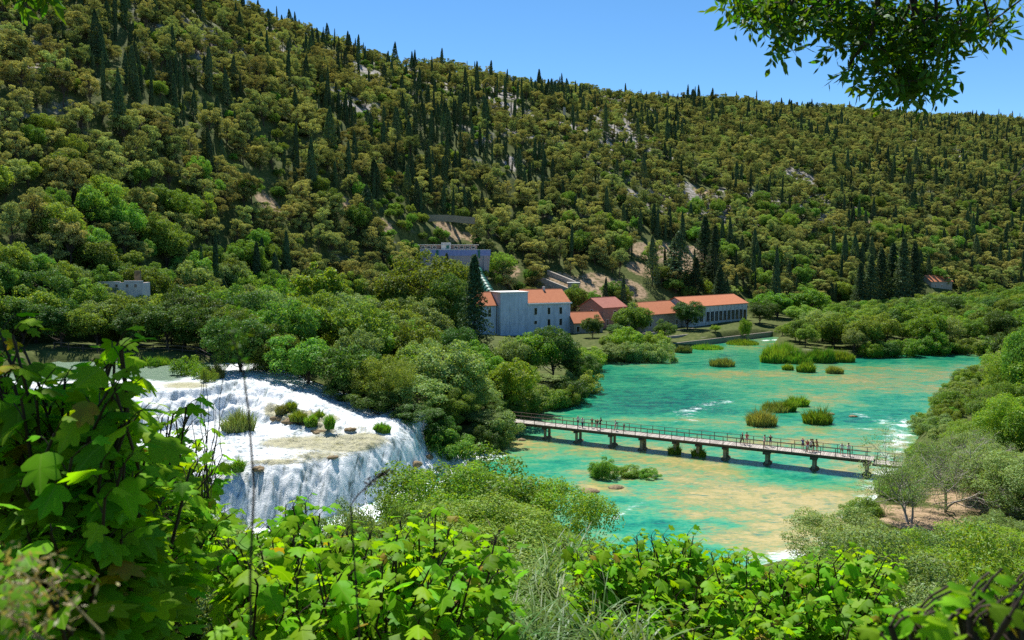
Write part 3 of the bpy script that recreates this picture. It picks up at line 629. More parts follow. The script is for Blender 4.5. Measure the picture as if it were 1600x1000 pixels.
for kd, cap_ in ((0, 290), (1, 240), (2, 30)):
    ii = np.where(kind == kd)[0]; inv_ = ii[(hpx[ii] > -10) & (hpx[ii] < 1610) & (hpy[ii] > -5)]
    ii_near = inv_[np.argsort(hy[inv_] / size[inv_])][:cap_]; rest = np.setdiff1d(ii, ii_near); k_ = vs[kd]; H0, R0 = DIM[k_]
    for i in ii_near:
        wz = where_on_hill(hpx[i], hpy[i], ht[i]); s = size[i]; dd = desc[kd][0 if s < .75 else 1 if s < 1.02 else 2]
        plant(nm[kd][0], k_, int(r.integers(0, 99)), hx[i], hy[i], hz[i] - .2, s, r.uniform(0, 6.28), f'{dd} {wz}', nm[kd][1], f'{dd}s {wz}', sz=r.uniform(.85, 1.2))
    scl = np.stack([size[rest] * r.uniform(.8, 1.2, len(rest)), size[rest] * r.uniform(.8, 1.2, len(rest)), size[rest] * r.uniform(.7, 1.25, len(rest))], 1)
    instancer(['distant_pine_wood', 'distant_cypress_wood', 'distant_scrub'][kd], np.stack([hx[rest], hy[rest], hz[rest] - .2], 1), r.integers(0, len(VAR[k_]), len(rest)), r.uniform(0, 6.28, len(rest)), scl, src_objs(k_),
              ['olive-green pine wood covering the upper hill and the far right ridge', 'dark cypresses scattered thickly through the upper hill woods', 'green scrub and bushes between the pines on the upper hill'][kd], 'wood')
print('hill trees', n, [(kind == q).sum() for q in range(3)])

# ------------------------------------------------------------------ buildings
def window(root, x, y, z, w_, h_, axis='x', fm='trim', gm='glass', bars=0, proud=.05, name='window'):
    """a framed pane on the face y (front, axis x) or on the face x (side, axis y)"""
    f = MB(); t = .12; d = proud
    def bx(mb, cx, cz, sx, sz, dep):
        if axis == 'x': mb.box((x + cx, y - dep / 2, z + cz), (sx, dep, sz))
        else: mb.box((x - dep / 2, y + cx, z + cz), (dep, sx, sz))
    bx(f, 0, t / 2, w_ + 2 * t, t, d * 1.6); bx(f, 0, h_ + 1.5 * t, w_ + 2 * t, t, d * 1.3)
    for s in (-1, 1): bx(f, s * (w_ + t) / 2, h_ / 2 + t, t, h_, d)
    for b in range(bars): bx(f, -w_ / 2 + w_ * (b + 1) / (bars + 1), h_ / 2 + t, .06, h_, d)
    fo = f.build(name, M[fm], root); g = MB(); bx(g, 0, h_ / 2 + t, w_, h_, d * .45); g.build('pane', M[gm], fo); return fo
def gable_roof(W, Dp, ze, zr, ov=.4, th=.22, ridge=None, x0=0.0):
    yr = Dp / 2 if ridge is None else ridge; mb = MB(); sf = (zr - ze) / yr; sb = (zr - ze) / (Dp - yr); a, b = x0 - ov, x0 + W + ov
    pts = [(-ov, ze - sf * ov), (yr, zr), (Dp + ov, ze - sb * ov)]
    lo = [(y_, z_ + .03) for y_, z_ in pts]; hi = [(y_, z_ + th) for y_, z_ in pts]
    V = [(a, *q) for q in lo] + [(a, *q) for q in hi] + [(b, *q) for q in lo] + [(b, *q) for q in hi]
    Fc = [[3, 4, 10, 9], [4, 5, 11, 10], [1, 0, 6, 7], [2, 1, 7, 8], [0, 3, 9, 6], [5, 2, 8, 11], [0, 1, 4, 3], [1, 2, 5, 4], [7, 6, 9, 10], [8, 7, 10, 11]]
    mb.add(V, Fc); return mb
def walls(W, Dp, ze, zr, x0=0.0, y0=0.0, ridge=None, base=-2.0):
    yr = Dp / 2 if ridge is None else ridge; mb = MB(); a, b = x0, x0 + W
    V = [(a, y0, base), (b, y0, base), (b, y0 + Dp, base), (a, y0 + Dp, base), (a, y0, ze), (b, y0, ze), (b, y0 + Dp, ze), (a, y0 + Dp, ze), (a, y0 + yr, zr), (b, y0 + yr, zr)]
    mb.add(V, [[0, 1, 5, 4], [2, 3, 7, 6]]); mb.add(V, [[1, 2, 6, 9, 5], [3, 0, 4, 8, 7]]); return mb
def ridge_cap(W, yr, zr, ov=.4, x0=0.0):
    mb = MB(); mb.tube([(x0 - ov, yr, zr + .2), (x0 + W + ov, yr, zr + .2)], .14, 6); return mb

M['ruinwall'] = simple('weathered_pale_wall', (.72, .61, .59), (.52, .43, .41), 1.2, .9, vec=(1, 1, .4))
# power house
o_ = P(782, 515, 268); ph = empty('power_house', (o_[0], o_[1], 2.0), R(25)); tag(ph, 'large pale grey three-storey power house with a tall flat-topped block and terracotta roofs', 'power house')
MB().box((5.1, 4.2, 6.35), (10.2, 8.4, 16.7)).build('tall_block', M['greywall'], ph)
pl = MB()
for x in (.15, 3.45, 6.75, 10.05): pl.box((x, -.03, 6.2), (.22, .06, 16.2))
for z in (4.3, 8.9, 13.9): pl.box((5.1, -.045, z), (10.0, .03, .22))
pl.build('pilaster_grid', M['greywall'], ph)
MB().box((5.1, 4.2, 14.85), (10.9, 9.1, .3)).build('flat_roof', M['trim'], ph)
walls(16.6, 13, 10.8, 15.0, 10.2, .25).build('wing', M['greywall'], ph)
rf = gable_roof(16.6, 13, 10.95, 15.2, .05, x0=10.22).build('roof', M['roof'], ph, (0, .25, 0)); ridge_cap(16.5, 6.5, 15.2, 0, 10.3).build('ridge_tiles', M['roof'], rf)
MB().box((18.7, .0, 10.75), (17.0, .7, .45)).build('cornice', M['trim'], ph)
walls(15, 11, 10.3, 14.4, -15, 2.2).build('wing', M['greywall'], ph)
rf = gable_roof(15, 11, 10.45, 14.6, .3, x0=-15.35).build('roof', M['roof'], ph, (0, 2.2, 0)); ridge_cap(15, 5.5, 14.6, .2, -15.3).build('ridge_tiles', M['roof'], rf)
for x in (13.3, 18.4, 23.0):
    window(ph, x, .25, 6.9, 1.05, 2.3); window(ph, x, .25, 3.0 if x > 14 else 3.7, 1.05, 2.2 if x > 14 else 1.1); 
for x in (13.3, 18.4, 23.0): window(ph, x, .25, -.3, 1.05, 1.9)
window(ph, 0, 5.0, 6.0, .9, 2.2, 'y'); window(ph, 0, 5.0, 2.0, .9, 2.2, 'y')
for x in (-3, -7, -11): window(ph, x, 2.2, 6.6, 1.05, 2.3)
MB().tube([(-.5, 2.05, 10.2), (-.5, 2.05, .0)], .09, 6).build('drainpipe', M['darkwood'], ph)
MB().box((19.5, 6.4, 15.6), (.8, .8, 1.5)).build('chimney', M['whitewall'], ph)

def house(name, label, loc, rz, W, Dp, ze, zr, wm, rm, wins=(), side=(), chim=None, ridge=None):
    h = empty(name, loc, R(rz)); tag(h, label, 'house' if 'hall' not in name else 'hall')
    walls(W, Dp, ze, zr, ridge=ridge).build('wall', M[wm], h); rf = gable_roof(W, Dp, ze + .02, zr + .1, .45, ridge=ridge).build('roof', M[rm], h)
    ridge_cap(W, Dp / 2, zr + .1).build('ridge_tiles', M[rm], rf)
    for x, z, w_, h_ in wins: window(h, x, 0, z, w_, h_)
    for y, z, w_, h_ in side: window(h, 0, y, z, w_, h_, 'y')
    if chim: MB().box((chim[0], chim[1], zr + .4), (.8, .8, 1.6)).build('chimney', M[wm], rf)
    return h
a = P(894, 525, 277); house('small_house', 'low stone house with an orange roof right beside the grey power house', (a[0] + .6, a[1], 2.2), 22, 11.3, 9, 3.7, 6.9, 'stone', 'roof', [(1.6, .4, 1.2, 1.9), (6.5, .4, 1.0, 1.9)], [(4, .6, 1, 1.6)])
a = P(942, 500, 290); house('stone_house', 'taller stone house with a faded pinkish roof and pink brick gable', (a[0], a[1], 3.2), 42, 12.8, 11.5, 7.1, 10.2, 'pinkstone', 'roofpink', [(6.5, 4.0, 1.2, 1.7), (2.5, .6, 1.2, 2.0)], [(5.5, 4.6, .9, 1.5)])
a = P(1008, 500, 276); house('long_house', 'long low stone house with weathered orange roof behind riverside trees', (a[0], a[1], 3.4), 42, 20.5, 11, 5.4, 9.1, 'stone', 'roof', [(3, 1, 1.2, 1.6), (8, 1, 1.2, 1.6), (13, 1, 1.2, 1.6), (18, 1, 1.2, 1.6)])
hl = house('riverside_hall', 'long pale hall with bright orange roof and a row of tall dark windows', (63.9, 288.9, 4.0), 42, 38, 13, 6.7, 9.7, 'whitewall', 'roof')
for k in range(9): window(hl, 11.6 + k * 2.75, 0, .6, 1.95, 3.7, bars=1, name='tall_window')
for k in range(10): MB().box((10.2 + k * 2.75, -.1, 3.1), (.4, .2, 6.2)).build('pilaster', M['whitewall'], hl)
window(hl, 36.4, 0, .02, 1.6, 3.9, bars=1, fm='darkwood', name='door')
window(hl, 4, 0, .8, 2.0, 3.4, bars=1, name='tall_window'); window(hl, 7.5, 0, .8, 2.0, 3.4, bars=1, name='tall_window')
g = np.array([*P(1478, 452, 436)[:2], 11.8]); house('lone_house', 'lone orange-roofed stone house among pines at the far right', (g[0] - 8, g[1], g[2] - 1), 20, 15, 9, 4.4, 7.4, 'stone', 'roof', [(3, 1, 1.1, 1.6), (7.5, 1, 1.1, 1.6)])
g = on_ground(1500, 447, 300)
# ruin on the left
g = P(188, 452, 168); zg = T(g[0], g[1]); top = P(188, 437, 168)[2]
rn = empty('ruined_house', (g[0] - 4.6, g[1], top - 5.6), R(8)); rn.scale = (.84, .84, 1); tag(rn, 'roofless pale stone ruin wall rising out of the left trees', 'ruin')
mb = MB(); mb.box((5.3, 0, 1.2), (10.6, .6, 7.6))
mb.box((2.6, 0, 5.08), (5.2, .6, .3)); mb.box((8.4, 0, 5.15), (4.4, .6, .45))
mb.box((.3, 3, 1.0), (.6, 5.4, 7.6)); mb.box((10.3, 3, 1.1), (.6, 5.4, 7.6)); mb.build('wall', M['ruinwall'], rn)
MB().box((8.2, 4, 5.4), (1.3, 1.3, 4.0)).build('chimney', M['rock'], rn)
for x in (2.2, 4.4, 6.9, 8.9): window(rn, x, -.3, 4.0, .35, .4, gm='glass', fm='pinkstone', proud=.06)

# waterworks above the power house
c0 = P(652, 400, 306); zt = P(700, 399.5, 306)[2]
ww = empty('waterworks', (c0[0] + 1.2, c0[1], zt), R(3)); tag(ww, 'stone waterworks with a blue painted band and flat-roofed gallery on the slope', 'waterworks')
mb = MB(); W = 26.5
V = [(0, -1.2, -11), (W - 1.2, -1.2, -11), (W - 1.2, 6, -11), (0, 6, -11), (0, 0, 0), (W, 0, 0), (W, 6, 0), (0, 6, 0)]
mb.add(V, [[0, 1, 5, 4], [1, 2, 6, 5], [2, 3, 7, 6], [3, 0, 4, 7], [4, 5, 6, 7]]); mb.build('stone_wall', M['blocks'], ww)
mb = MB()
for x in (12.5, 24.0): V = [(x, -2.2, -11), (x + 1.3, -2.2, -11), (x + 1.3, -1.1, -11), (x, -1.1, -11), (x, -.25, 0), (x + 1.3, -.25, 0), (x + 1.3, 0, 0), (x, 0, 0)]; mb.add(V, [[0, 1, 5, 4], [1, 2, 6, 5], [3, 0, 4, 7], [4, 5, 6, 7]])
mb.build('buttress', M['blocks'], ww)
MB().box((W / 2, 3, 1.1), (W + .2, 6.2, 2.2)).build('blue_band', M['bluepaint'], ww); MB().box((W / 2, 3, 2.28), (W + .5, 6.4, .16)).build('coping', M['trim'], ww)
mb = MB()
for x in (6.4, 22.2): mb.box((x, -.2, .6), (.9, .2, 3.0))
mb.build('gate_guide', M['greenpaint'], ww)
MB().box((10.5, 4.6, 3.2), (22, 2.2, 1.7)).build('gallery', M['pinkstone'], ww); MB().box((10.5, 4.2, 4.15), (23.4, 4.0, .22)).build('flat_roof', M['whitewall'], ww)
MB().box((9.6, 3.9, 3.7), (3.6, 3.0, 2.7)).build('gate_tower', M['whitewall'], ww); window(ww, 10.3, 2.4, 2.7, .9, 1.3, fm='greenpaint', gm='greenpaint', name='shutter')
for k in range(7): window(ww, [.8, 3.0, 5.2, 13.4, 15.6, 17.8, 20][k], 3.5, 2.75, 1.3, .7)
# penstock
A = P(747, 428, 300); B = P(768, 462, 284); mb = MB(); mb.tube([A + [0, 5, 1.5], A, (A + B) / 2 + [0, 0, .2], B, B + [1, -5, -2]], 1.5, 14)
pn = mb.build('penstock', M['greenpaint'], None, smooth=True); tag(pn, 'fat dark green ribbed water pipe running down behind the power house', 'water pipe')
mb = MB()
for k in range(8):
    q = A + (B - A) * (k + .3) / 8; d = unit(B - A) * .12; mb.tube([q - d, q + d], 1.85, 16)
mb.build('rib', M['greenpaint'], pn)
mb = MB()
for k in range(4):
    q = A + (B - A) * (k + .5) / 4; mb.box((q[0], q[1], q[2] - 2.2), (3.6, 1, 2.6))
mb.build('saddle', M['concrete'], pn)
# retaining walls on the slope
def wall_run(name, pts, h, th, mat_, label, cat='wall', deep=3.0):
    mb = MB(); pts = [np.asarray(p, float) for p in pts]
    for a, b in zip(pts[:-1], pts[1:]):
        e = b - a; L_ = math.hypot(e[0], e[1]); rz = math.atan2(e[1], e[0]); c, s = math.cos(rz), math.sin(rz); nx, ny = -s * th / 2, c * th / 2
        V = []
        for p in (a, b):
            for sg in (-1, 1): V += [(p[0] + sg * nx, p[1] + sg * ny, p[2] - deep), (p[0] + sg * nx, p[1] + sg * ny, p[2] + h)]
        mb.add(V, [[0, 4, 5, 1], [2, 3, 7, 6], [1, 5, 7, 3], [0, 1, 3, 2], [4, 6, 7, 5]])
    return tag(mb.build(name, M[mat_]), label, cat)
wall_run('retaining_wall', [P(px, py + 11, D) for px, py, D in ((598, 334, 338), (640, 333, 340), (700, 333, 338), (742, 337, 334))], 2.2, 1, 'concrete', 'long bluish-grey concrete retaining wall above the waterworks', deep=.6)
wall_run('retaining_wall', [P(px, py + 8, D) for px, py, D in ((388, 327, 318), (440, 328, 322))], 2.2, 1, 'greywall', 'short grey retaining wall half hidden among pines above the left wood', deep=2)
wall_run('retaining_wall', [P(px, py + 6, D) for px, py, D in ((500, 326, 330), (560, 328, 334), (598, 331, 338))], 1.6, 1, 'concrete', 'tan retaining wall beside the dirt track above the waterfall wood', deep=2)
for a, b, lb in ((868, 900, 'uppermost'), (850, 892, 'lower')):
    q1 = on_ground(a - 12, 428 if a > 860 else 436, 280); q2 = on_ground(b, 446 if a > 860 else 458, 280); wall_run('stone_stair_wall', [q1, q2], 1.5, 1.6, 'stone', f'{lb} of two grey stone walls stepping down the slope beside the power house', deep=1.5)
g = on_ground(896, 452, 280); MB_ = MB().box((g[0], g[1], g[2] + .9), (4.4, 3.4, 3.0)); tag(MB_.build('stone_hut', M['stone']), 'small flat stone hut on the bare slope behind the low houses', 'hut')
MB().box((g[0], g[1], g[2] + 2.5), (5.0, 4.0, .25)).build('slab_roof', M['trim'], bpy.data.objects['stone_hut'])
# quay and terrace walls
qz = 1.75; Q = [G(px, py, qz) for px, py in ((905, 546), (960, 543), (1035, 538), (1110, 529.5), (1180, 521), (1212, 517.5))]
wall_run('quay_wall', Q[2:], .0, .7, 'quay', 'dark stone quay wall along the far shore below the hall', deep=2.6)
off = np.array([-.669, .743, 0]); wall_run('terrace_wall', [q + off * 9 + [0, 0, .9] for q in Q[2:5]], .0, .5, 'stone', 'low stone terrace wall just above the quay', deep=1.2)
wall_run('terrace_wall', [q + off * 16 + [0, 0, 1.7] for q in Q[2:5]], .0, .5, 'stone', 'upper low terrace wall in front of the hall windows', deep=1.2)
# pillar on the skyline
g = on_ground(882, 122, 500); MB().box((g[0], g[1], g[2] + 5.5), (1.7, 1.7, 9), taper=.8).build('stone_pillar', M['stone']); tag(bpy.data.objects['stone_pillar'], 'lone pale stone pillar standing on the skyline', 'pillar')
# fences by the upper river
def fence(name, pts, h, label, gap=2.0, mat_='darkwood', post=.14, rails=(.45, .95)):
    pts = [np.asarray(p, float) for p in pts]; root = empty(name, tuple(pts[0])); o0 = pts[0]; tag(root, label, 'fence'); k = 0
    for a, b in zip(pts[:-1], pts[1:]):
        e = b - a; L_ = np.linalg.norm(e); nn = max(1, int(L_ / gap)); rz = math.atan2(e[1], e[0])
        for i in range(nn):
            p = a + e * i / nn - o0; MB().box((p[0], p[1], p[2] + h / 2 - .2), (post, post, h + .4), rz).build('post', M[mat_], root)
        mb = MB()
        for q in rails: mb.tube([a - o0 + [0, 0, h * q], b - o0 + [0, 0, h * q]], .07, 4)
        mb.build('rail', M[mat_], root)
    return root
fence('wooden_fence', [(*(q := P(px, 0, D))[:2], T(q[0], q[1])) for px, D in ((60, 139), (130, 139), (195, 138.5), (245, 138), (290, 137.5), (330, 134))], 1.3, 'dark wooden fence along the path behind the top of the falls')
fence('wooden_fence', [(*(q := P(px, 0, D))[:2], T(q[0], q[1])) for px, D in ((412, 127), (455, 124), (500, 121.5), (545, 119))], 1.2, 'dark wooden rail beside the shaded path right of the falls')
# ------------------------------------------------------------------ footbridge
BZ = 2.3
A = G(800, 659.5, BZ); B = G(1359, 719.5, BZ); e = (B - A)[:2]; BL = float(np.hypot(*e)); brz = math.atan2(e[1], e[0]); ex = np.array([math.cos(brz), math.sin(brz)]); ey = np.array([-ex[1], ex[0]])
def along(px, yy=0.0):              # distance along the deck where the picture column px falls
    # x/y at column px ~ solve (A + t ex + yy ey)
    k = ray(px, 680); k = k[0] / k[1]; a = A[:2] + yy * ey
    return (k * a[1] - a[0]) / (ex[0] - k * ex[1])
BW = 2.7; X0, X1 = -5.5, BL + 16
br = empty('footbridge', tuple(A), brz); tag(br, 'long timber footbridge on concrete piers crossing the turquoise river', 'footbridge')
mb = MB(); r = np.random.default_rng(8); x = X0
while x < X1:
    w_ = r.uniform(.24, .30); mb.box((x + w_ / 2, BW / 2 + r.normal() * .02, -.03 + r.normal() * .006 - (.35 if x > BL + .3 else 0)), (w_ - .025, BW + r.uniform(-.06, .06), .07)); x += w_
mb.build('deck', M['wood'], br)
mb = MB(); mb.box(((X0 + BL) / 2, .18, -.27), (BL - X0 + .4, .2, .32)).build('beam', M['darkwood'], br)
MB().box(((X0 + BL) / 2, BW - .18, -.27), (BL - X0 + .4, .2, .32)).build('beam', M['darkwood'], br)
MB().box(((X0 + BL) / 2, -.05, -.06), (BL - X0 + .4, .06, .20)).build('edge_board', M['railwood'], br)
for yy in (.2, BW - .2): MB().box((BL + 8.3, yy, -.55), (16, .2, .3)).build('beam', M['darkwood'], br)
def rock_mb(c, rx, ry, rz, r, n=14, m=9):
    th = np.linspace(0, 2 * math.pi, n, endpoint=False); ph = np.linspace(0, math.pi, m); V = []
    o = r.uniform(0, 50, 3)
    for p in ph:
        for t in th:
            d = np.array([math.sin(p) * math.cos(t), math.sin(p) * math.sin(t), math.cos(p)]); k = 1 + .7 * float(fbm(np.array([d[0] * 1.6 + o[0] + d[2]]), np.array([d[1] * 1.6 + o[1]]), 5, 3)[0]); V.append(np.array(c) + d * k * [rx, ry, rz])
    Fc = [[i * n + j, i * n + (j + 1) % n, (i + 1) * n + (j + 1) % n, (i + 1) * n + j] for i in range(m - 1) for j in range(n)]
    mb = MB(); mb.add(V, Fc); return mb
for i, px in enumerate((800, 852, 901, 955, 1002.5, 1055, 1091, 1133, 1199, 1273, 1356)):
    x = along(px, .6); mb = MB()
    wcol = .34 if i < 4 else .4
    for yy in (.55, BW - .55): mb.box((x, yy, -1.5), (wcol, wcol, 2.1))
    p_ = mb.build('pier', M['concrete'], br); MB().box((x, BW / 2, -.56), (.6 if i < 8 else .95, BW + .1, .26 if i < 8 else .4)).build('cap', M['darkwood'], p_)
    rock_mb((x, BW / 2, -2.45), .62, 1.7, .5, r).build('footing', M['rock'], p_, smooth=True)
for side, yy in (('near', .02), ('far', BW - .02)):
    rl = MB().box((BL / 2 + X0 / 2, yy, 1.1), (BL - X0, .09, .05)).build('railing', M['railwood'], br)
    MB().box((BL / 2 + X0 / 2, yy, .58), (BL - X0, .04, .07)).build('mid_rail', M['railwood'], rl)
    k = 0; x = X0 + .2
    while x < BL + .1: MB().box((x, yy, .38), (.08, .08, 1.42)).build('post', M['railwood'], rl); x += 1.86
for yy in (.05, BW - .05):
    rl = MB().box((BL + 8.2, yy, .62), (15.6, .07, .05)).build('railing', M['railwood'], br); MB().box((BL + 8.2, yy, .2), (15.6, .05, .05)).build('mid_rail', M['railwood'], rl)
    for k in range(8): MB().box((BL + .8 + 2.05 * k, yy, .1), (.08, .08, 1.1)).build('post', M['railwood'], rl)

# ------------------------------------------------------------------ people
def clothmat(n, c): return simple(n, c, tuple(q * .85 for q in c), 5, .9)
CM = {'white': clothmat('white_cloth', (.72, .72, .74)), 'black': clothmat('black_cloth', (.02, .02, .024)), 'blue': clothmat('blue_cloth', (.03, .09, .35)), 'red': clothmat('red_cloth', (.62, .07, .10)),
      'pink': clothmat('pale_pink_cloth', (.60, .36, .36)), 'tan': clothmat('tan_cloth', (.42, .22, .09)), 'navy': clothmat('navy_cloth', (.025, .035, .08)), 'grey': clothmat('grey_cloth', (.22, .23, .26)), 'brown': clothmat('brown_cloth', (.28, .14, .06))}
SK = simple('skin', (.52, .30, .20), (.45, .25, .16), 4, .6); HR = simple('hair', (.04, .025, .015), (.02, .014, .01), 30, .6); SHOE = clothmat('shoe_leather', (.05, .04, .04))
def skin_mesh(name, joints, edges, root=0, sub=1):
    me = bpy.data.meshes.new(name); me.from_pydata([j[0] for j in joints], edges, []); o = bpy.data.objects.new(name, me); COL.objects.link(o)
    o.modifiers.new('skin', 'SKIN'); 
    if not me.skin_vertices:
        bpy.context.view_layer.objects.active = o; bpy.ops.mesh.customdata_skin_add()
    for v, j in zip(me.skin_vertices[0].data, joints): v.radius = (j[1], j[2] if len(j) > 2 else j[1]); v.use_root = False
    me.skin_vertices[0].data[root].use_root = True
    s = o.modifiers.new('sub', 'SUBSURF'); s.levels = sub; s.render_levels = sub
    dg = bpy.context.evaluated_depsgraph_get(); out = bpy.data.meshes.new_from_object(o.evaluated_get(dg)); bpy.data.objects.remove(o); out.name = name
    out.polygons.foreach_set('use_smooth', np.ones(len(out.polygons), bool)); return out
def figure(pose):
    st = pose.get('step', .12); lean = pose.get('lean', 0.0); la, ra = pose.get('la', (.10, -.02, .0)), pose.get('ra', (.10, -.02, .0))
    # faces +Y; hands given as (out, forward, raise)
    hip = (0, 0, .93); ch = (0, lean * .55, 1.22); sh = (0, lean, 1.42); nk = (0, lean * 1.05 + .01, 1.50); hd = (0, lean * 1.1 + .02, 1.60); tp = (0, lean * 1.1 + .02, 1.70)
    J = [(hip, .125, .10), (ch, .135, .095), (sh, .13, .085), (nk, .052), ((0, hd[1], 1.565), .075), (hd, .088), (tp, .06)]; E = [(0, 1), (1, 2), (2, 3), (3, 4), (4, 5), (5, 6)]
    J.append(((0, hd[1] + .105, 1.595), .014)); E.append((5, 7))   # nose
    J.append(((0, hd[1] + .075, 1.535), .022)); E.append((4, 8))   # chin
    legs = {}
    for s, fw in ((-1, st), (1, -st)):
        b = len(J); J += [((s * .095, 0, .86), .088), ((s * .10, fw * .75 + .03, .49), .058), ((s * .10, fw * 1.2 - .02, .11), .038), ((s * .10, fw * 1.2 - .01, .04), .04), ((s * .115, fw * 1.2 + .15, .03), .03)]
        E += [(0, b), (b, b + 1), (b + 1, b + 2), (b + 2, b + 3), (b + 3, b + 4)]; legs[s] = b
    arms = {}
    for s, a in ((-1, la), (1, ra)):
        b = len(J); shp = np.array([s * .185, lean, 1.41]); hand = np.array([s * (.20 + a[0]), lean + a[1], .86 + a[2]]); el = (shp + hand) / 2 + np.array([s * .04, -.06 if a[2] < .3 else -.02, -.03 - a[2] * .12])
        J += [(tuple(shp), .056), (tuple(el), .040), (tuple(hand + (el - hand) * .22), .028), (tuple(hand), .036, .02)]; E += [(2, b), (b, b + 1), (b + 1, b + 2), (b + 2, b + 3)]; arms[s] = b
        dr = unit(hand - el)
        for f, ofs in enumerate((-.03, -.01, .01, .03)):
            c = len(J); q = hand + dr * .05 + np.array([0, ofs, 0]); J += [(tuple(q), .010), (tuple(q + dr * (.045 - abs(ofs) * .4) + np.array([-s * .012, 0, 0])), .008)]; E += [(b + 3, c), (c, c + 1)]
        c = len(J); J += [(tuple(hand + np.array([0, .045, -.015])), .010)]; E += [(b + 3, c)]
    body = skin_mesh('body', J, E)
    S_ = [((0, 0, .90), .150, .118), (ch, .150, .112), (sh, .142, .10)]; SE = [(0, 1), (1, 2)]
    for s in (-1, 1):
        b = len(S_); j = arms[s]; shp = np.array(J[j][0]); el = np.array(J[j + 1][0]); S_ += [(tuple(shp), .072), (tuple(shp + (el - shp) * .7), .058)]; SE += [(2, b), (b, b + 1)]
    shirt = skin_mesh('shirt', S_, SE)
    T_ = [((0, 0, .94), .145, .115)]; TE = []
    for s in (-1, 1):
        b = len(T_); j = legs[s]; a_ = np.array(J[j][0]); k_ = np.array(J[j + 1][0]); lo = .8 if not pose.get('long') else 1.0
        T_ += [(tuple(a_), .108), (tuple(a_ + (k_ - a_) * lo), .078)]; TE += [(0, b), (b, b + 1)]
        if pose.get('long'): T_ += [(J[j + 2][0], .055)]; TE += [(b + 1, b + 2)]
    shorts = skin_mesh('trousers' if pose.get('long') else 'shorts', T_, TE)
    H = [((0, hd[1] - .02, 1.63), .098), ((0, hd[1] - .015, 1.68), .085)]; HE = [(0, 1)]
    if pose.get('hair'): H.append(((0, hd[1] - .075, 1.50), .055)); HE.append((0, 2))
    hair = skin_mesh('hair', H, HE); return body, shirt, shorts, hair
POSES = [dict(step=.16, la=(.05, .16, .05), ra=(.05, -.16, .03)), dict(step=.05, la=(.02, .30, .30), ra=(.02, .30, .30), lean=.08), dict(step=.09, la=(.06, .02, 0), ra=(-.02, .28, .42), hair=True),
         dict(step=.20, la=(.04, -.2, .04), ra=(.04, .2, .06), long=True), dict(step=.04, lean=.14, la=(.0, .34, .26), ra=(.02, .30, .22), hair=True)]
FIG = [figure(p) for p in POSES]
def dressed(me, m_, cache={}):
    k = (me.name, m_.name)
    if k not in cache: q = me.copy(); q.materials.clear(); q.materials.append(m_); cache[k] = q
    return cache[k]
PEOPLE = [(903, 1.9, 0, 'white', 'black', 150, 1, 'person in white top and black shorts, leftmost on the footbridge'), (910, 1.2, 3, 'white', 'navy', 160, 1, 'person in white shirt and long dark blue trousers near the left end of the footbridge'),
          (925, 1.7, 1, 'black', 'tan', 10, .96, 'person in black top and tan shorts at the far railing of the footbridge'), (933, 1.0, 0, 'black', 'pink', 170, 1, 'person in dark shirt and pink shorts walking in the dark-clothed group'), (937.5, 1.9, 4, 'black', 'black', -60, 1, 'person all in black leaning sideways over in the dark-clothed group'),
          (961.5, 1.5, 0, 'white', 'pink', 90, 1, 'person in white shirt carrying a black backpack'), (975, 1.9, 1, 'black', 'pink', 0, .72, 'child in dark top at the far railing right of the backpack wearer'),
          (1160, 1.5, 3, 'black', 'black', -120, 1.03, 'person dressed all in black walking beside the person in red'), (1167, 1.6, 2, 'red', 'pink', 170, 1.02, 'person in a bright red shirt in the middle of the footbridge'),
          (1195, 1.3, 2, 'pink', 'pink', 90, 1, 'person in pale pink clothes standing over the thick pier'), (1204, 1.9, 1, 'black', 'grey', -20, 1, 'person in dark top and grey shorts next to the pale pink one'),
          (1255, 1.9, 1, 'blue', 'navy', 5, 1, 'person in a bright blue shirt at the left of the big group'), (1262, 1.2, 0, 'red', 'white', 140, 1, 'person in red top and white shorts in the big group'), (1267.5, 1.3, 2, 'white', 'black', -150, 1.03, 'person in white top and black shorts in the big group'),
          (1272, 1.7, 4, 'black', 'black', 60, 1, 'person in black bending forward in the big group'), (1277.5, 2.0, 4, 'tan', 'tan', 30, .97, 'person in tan clothes at the right of the big group'),
          (1316, 1.2, 0, 'white', 'brown', 175, 1, 'person in white top and brown shorts near the right end of the footbridge'), (1326.5, 1.3, 2, 'white', 'black', 165, 1, 'rightmost person on the footbridge, white top and black shorts with arms raised')]
PEOPLE[-1] = (1326.5, 1.3, 2, 'white', 'black', 165, 1, 'rightmost person on the footbridge, in white top and black shorts')
for px, yy, ps, a, b, rz, s, lb in PEOPLE:
    t = along(px, yy); q = A[:2] + ex * t + ey * yy; root = empty('person', (q[0], q[1], BZ + .005), R(rz)); root.scale = (s,) * 3; tag(root, lb, 'person', 'visitors on the footbridge')
    bd, sh_, so_, hr = FIG[ps]; link('body', dressed(bd, SK), root); link('shirt', dressed(sh_, CM[a]), root); link('shorts', dressed(so_, CM[b]), root); link('hair', dressed(hr, HR), root)
    if px == 961.5: 
        bp = skin_mesh('backpack', [((0, -.19, 1.08), .12, .10), ((0, -.19, 1.36), .11, .08)], [(0, 1)]); bp.materials.append(CM['black']); k = link('backpack', bp, None, tuple(root.location)); k.rotation_euler = root.rotation_euler; tag(k, 'black backpack on the back of a person in white', 'backpack')

def on_falls(px, py):
    d = ray(px, py); k = np.linspace(80, 135, 1200) / d[1]; X, Y, Z = d[0] * k, d[1] * k, CAMZ + d[2] * k; h = falls(X, Y)[0]; i = int(np.argmax(h >= Z)); return np.array([X[i], Y[i], h[i]])
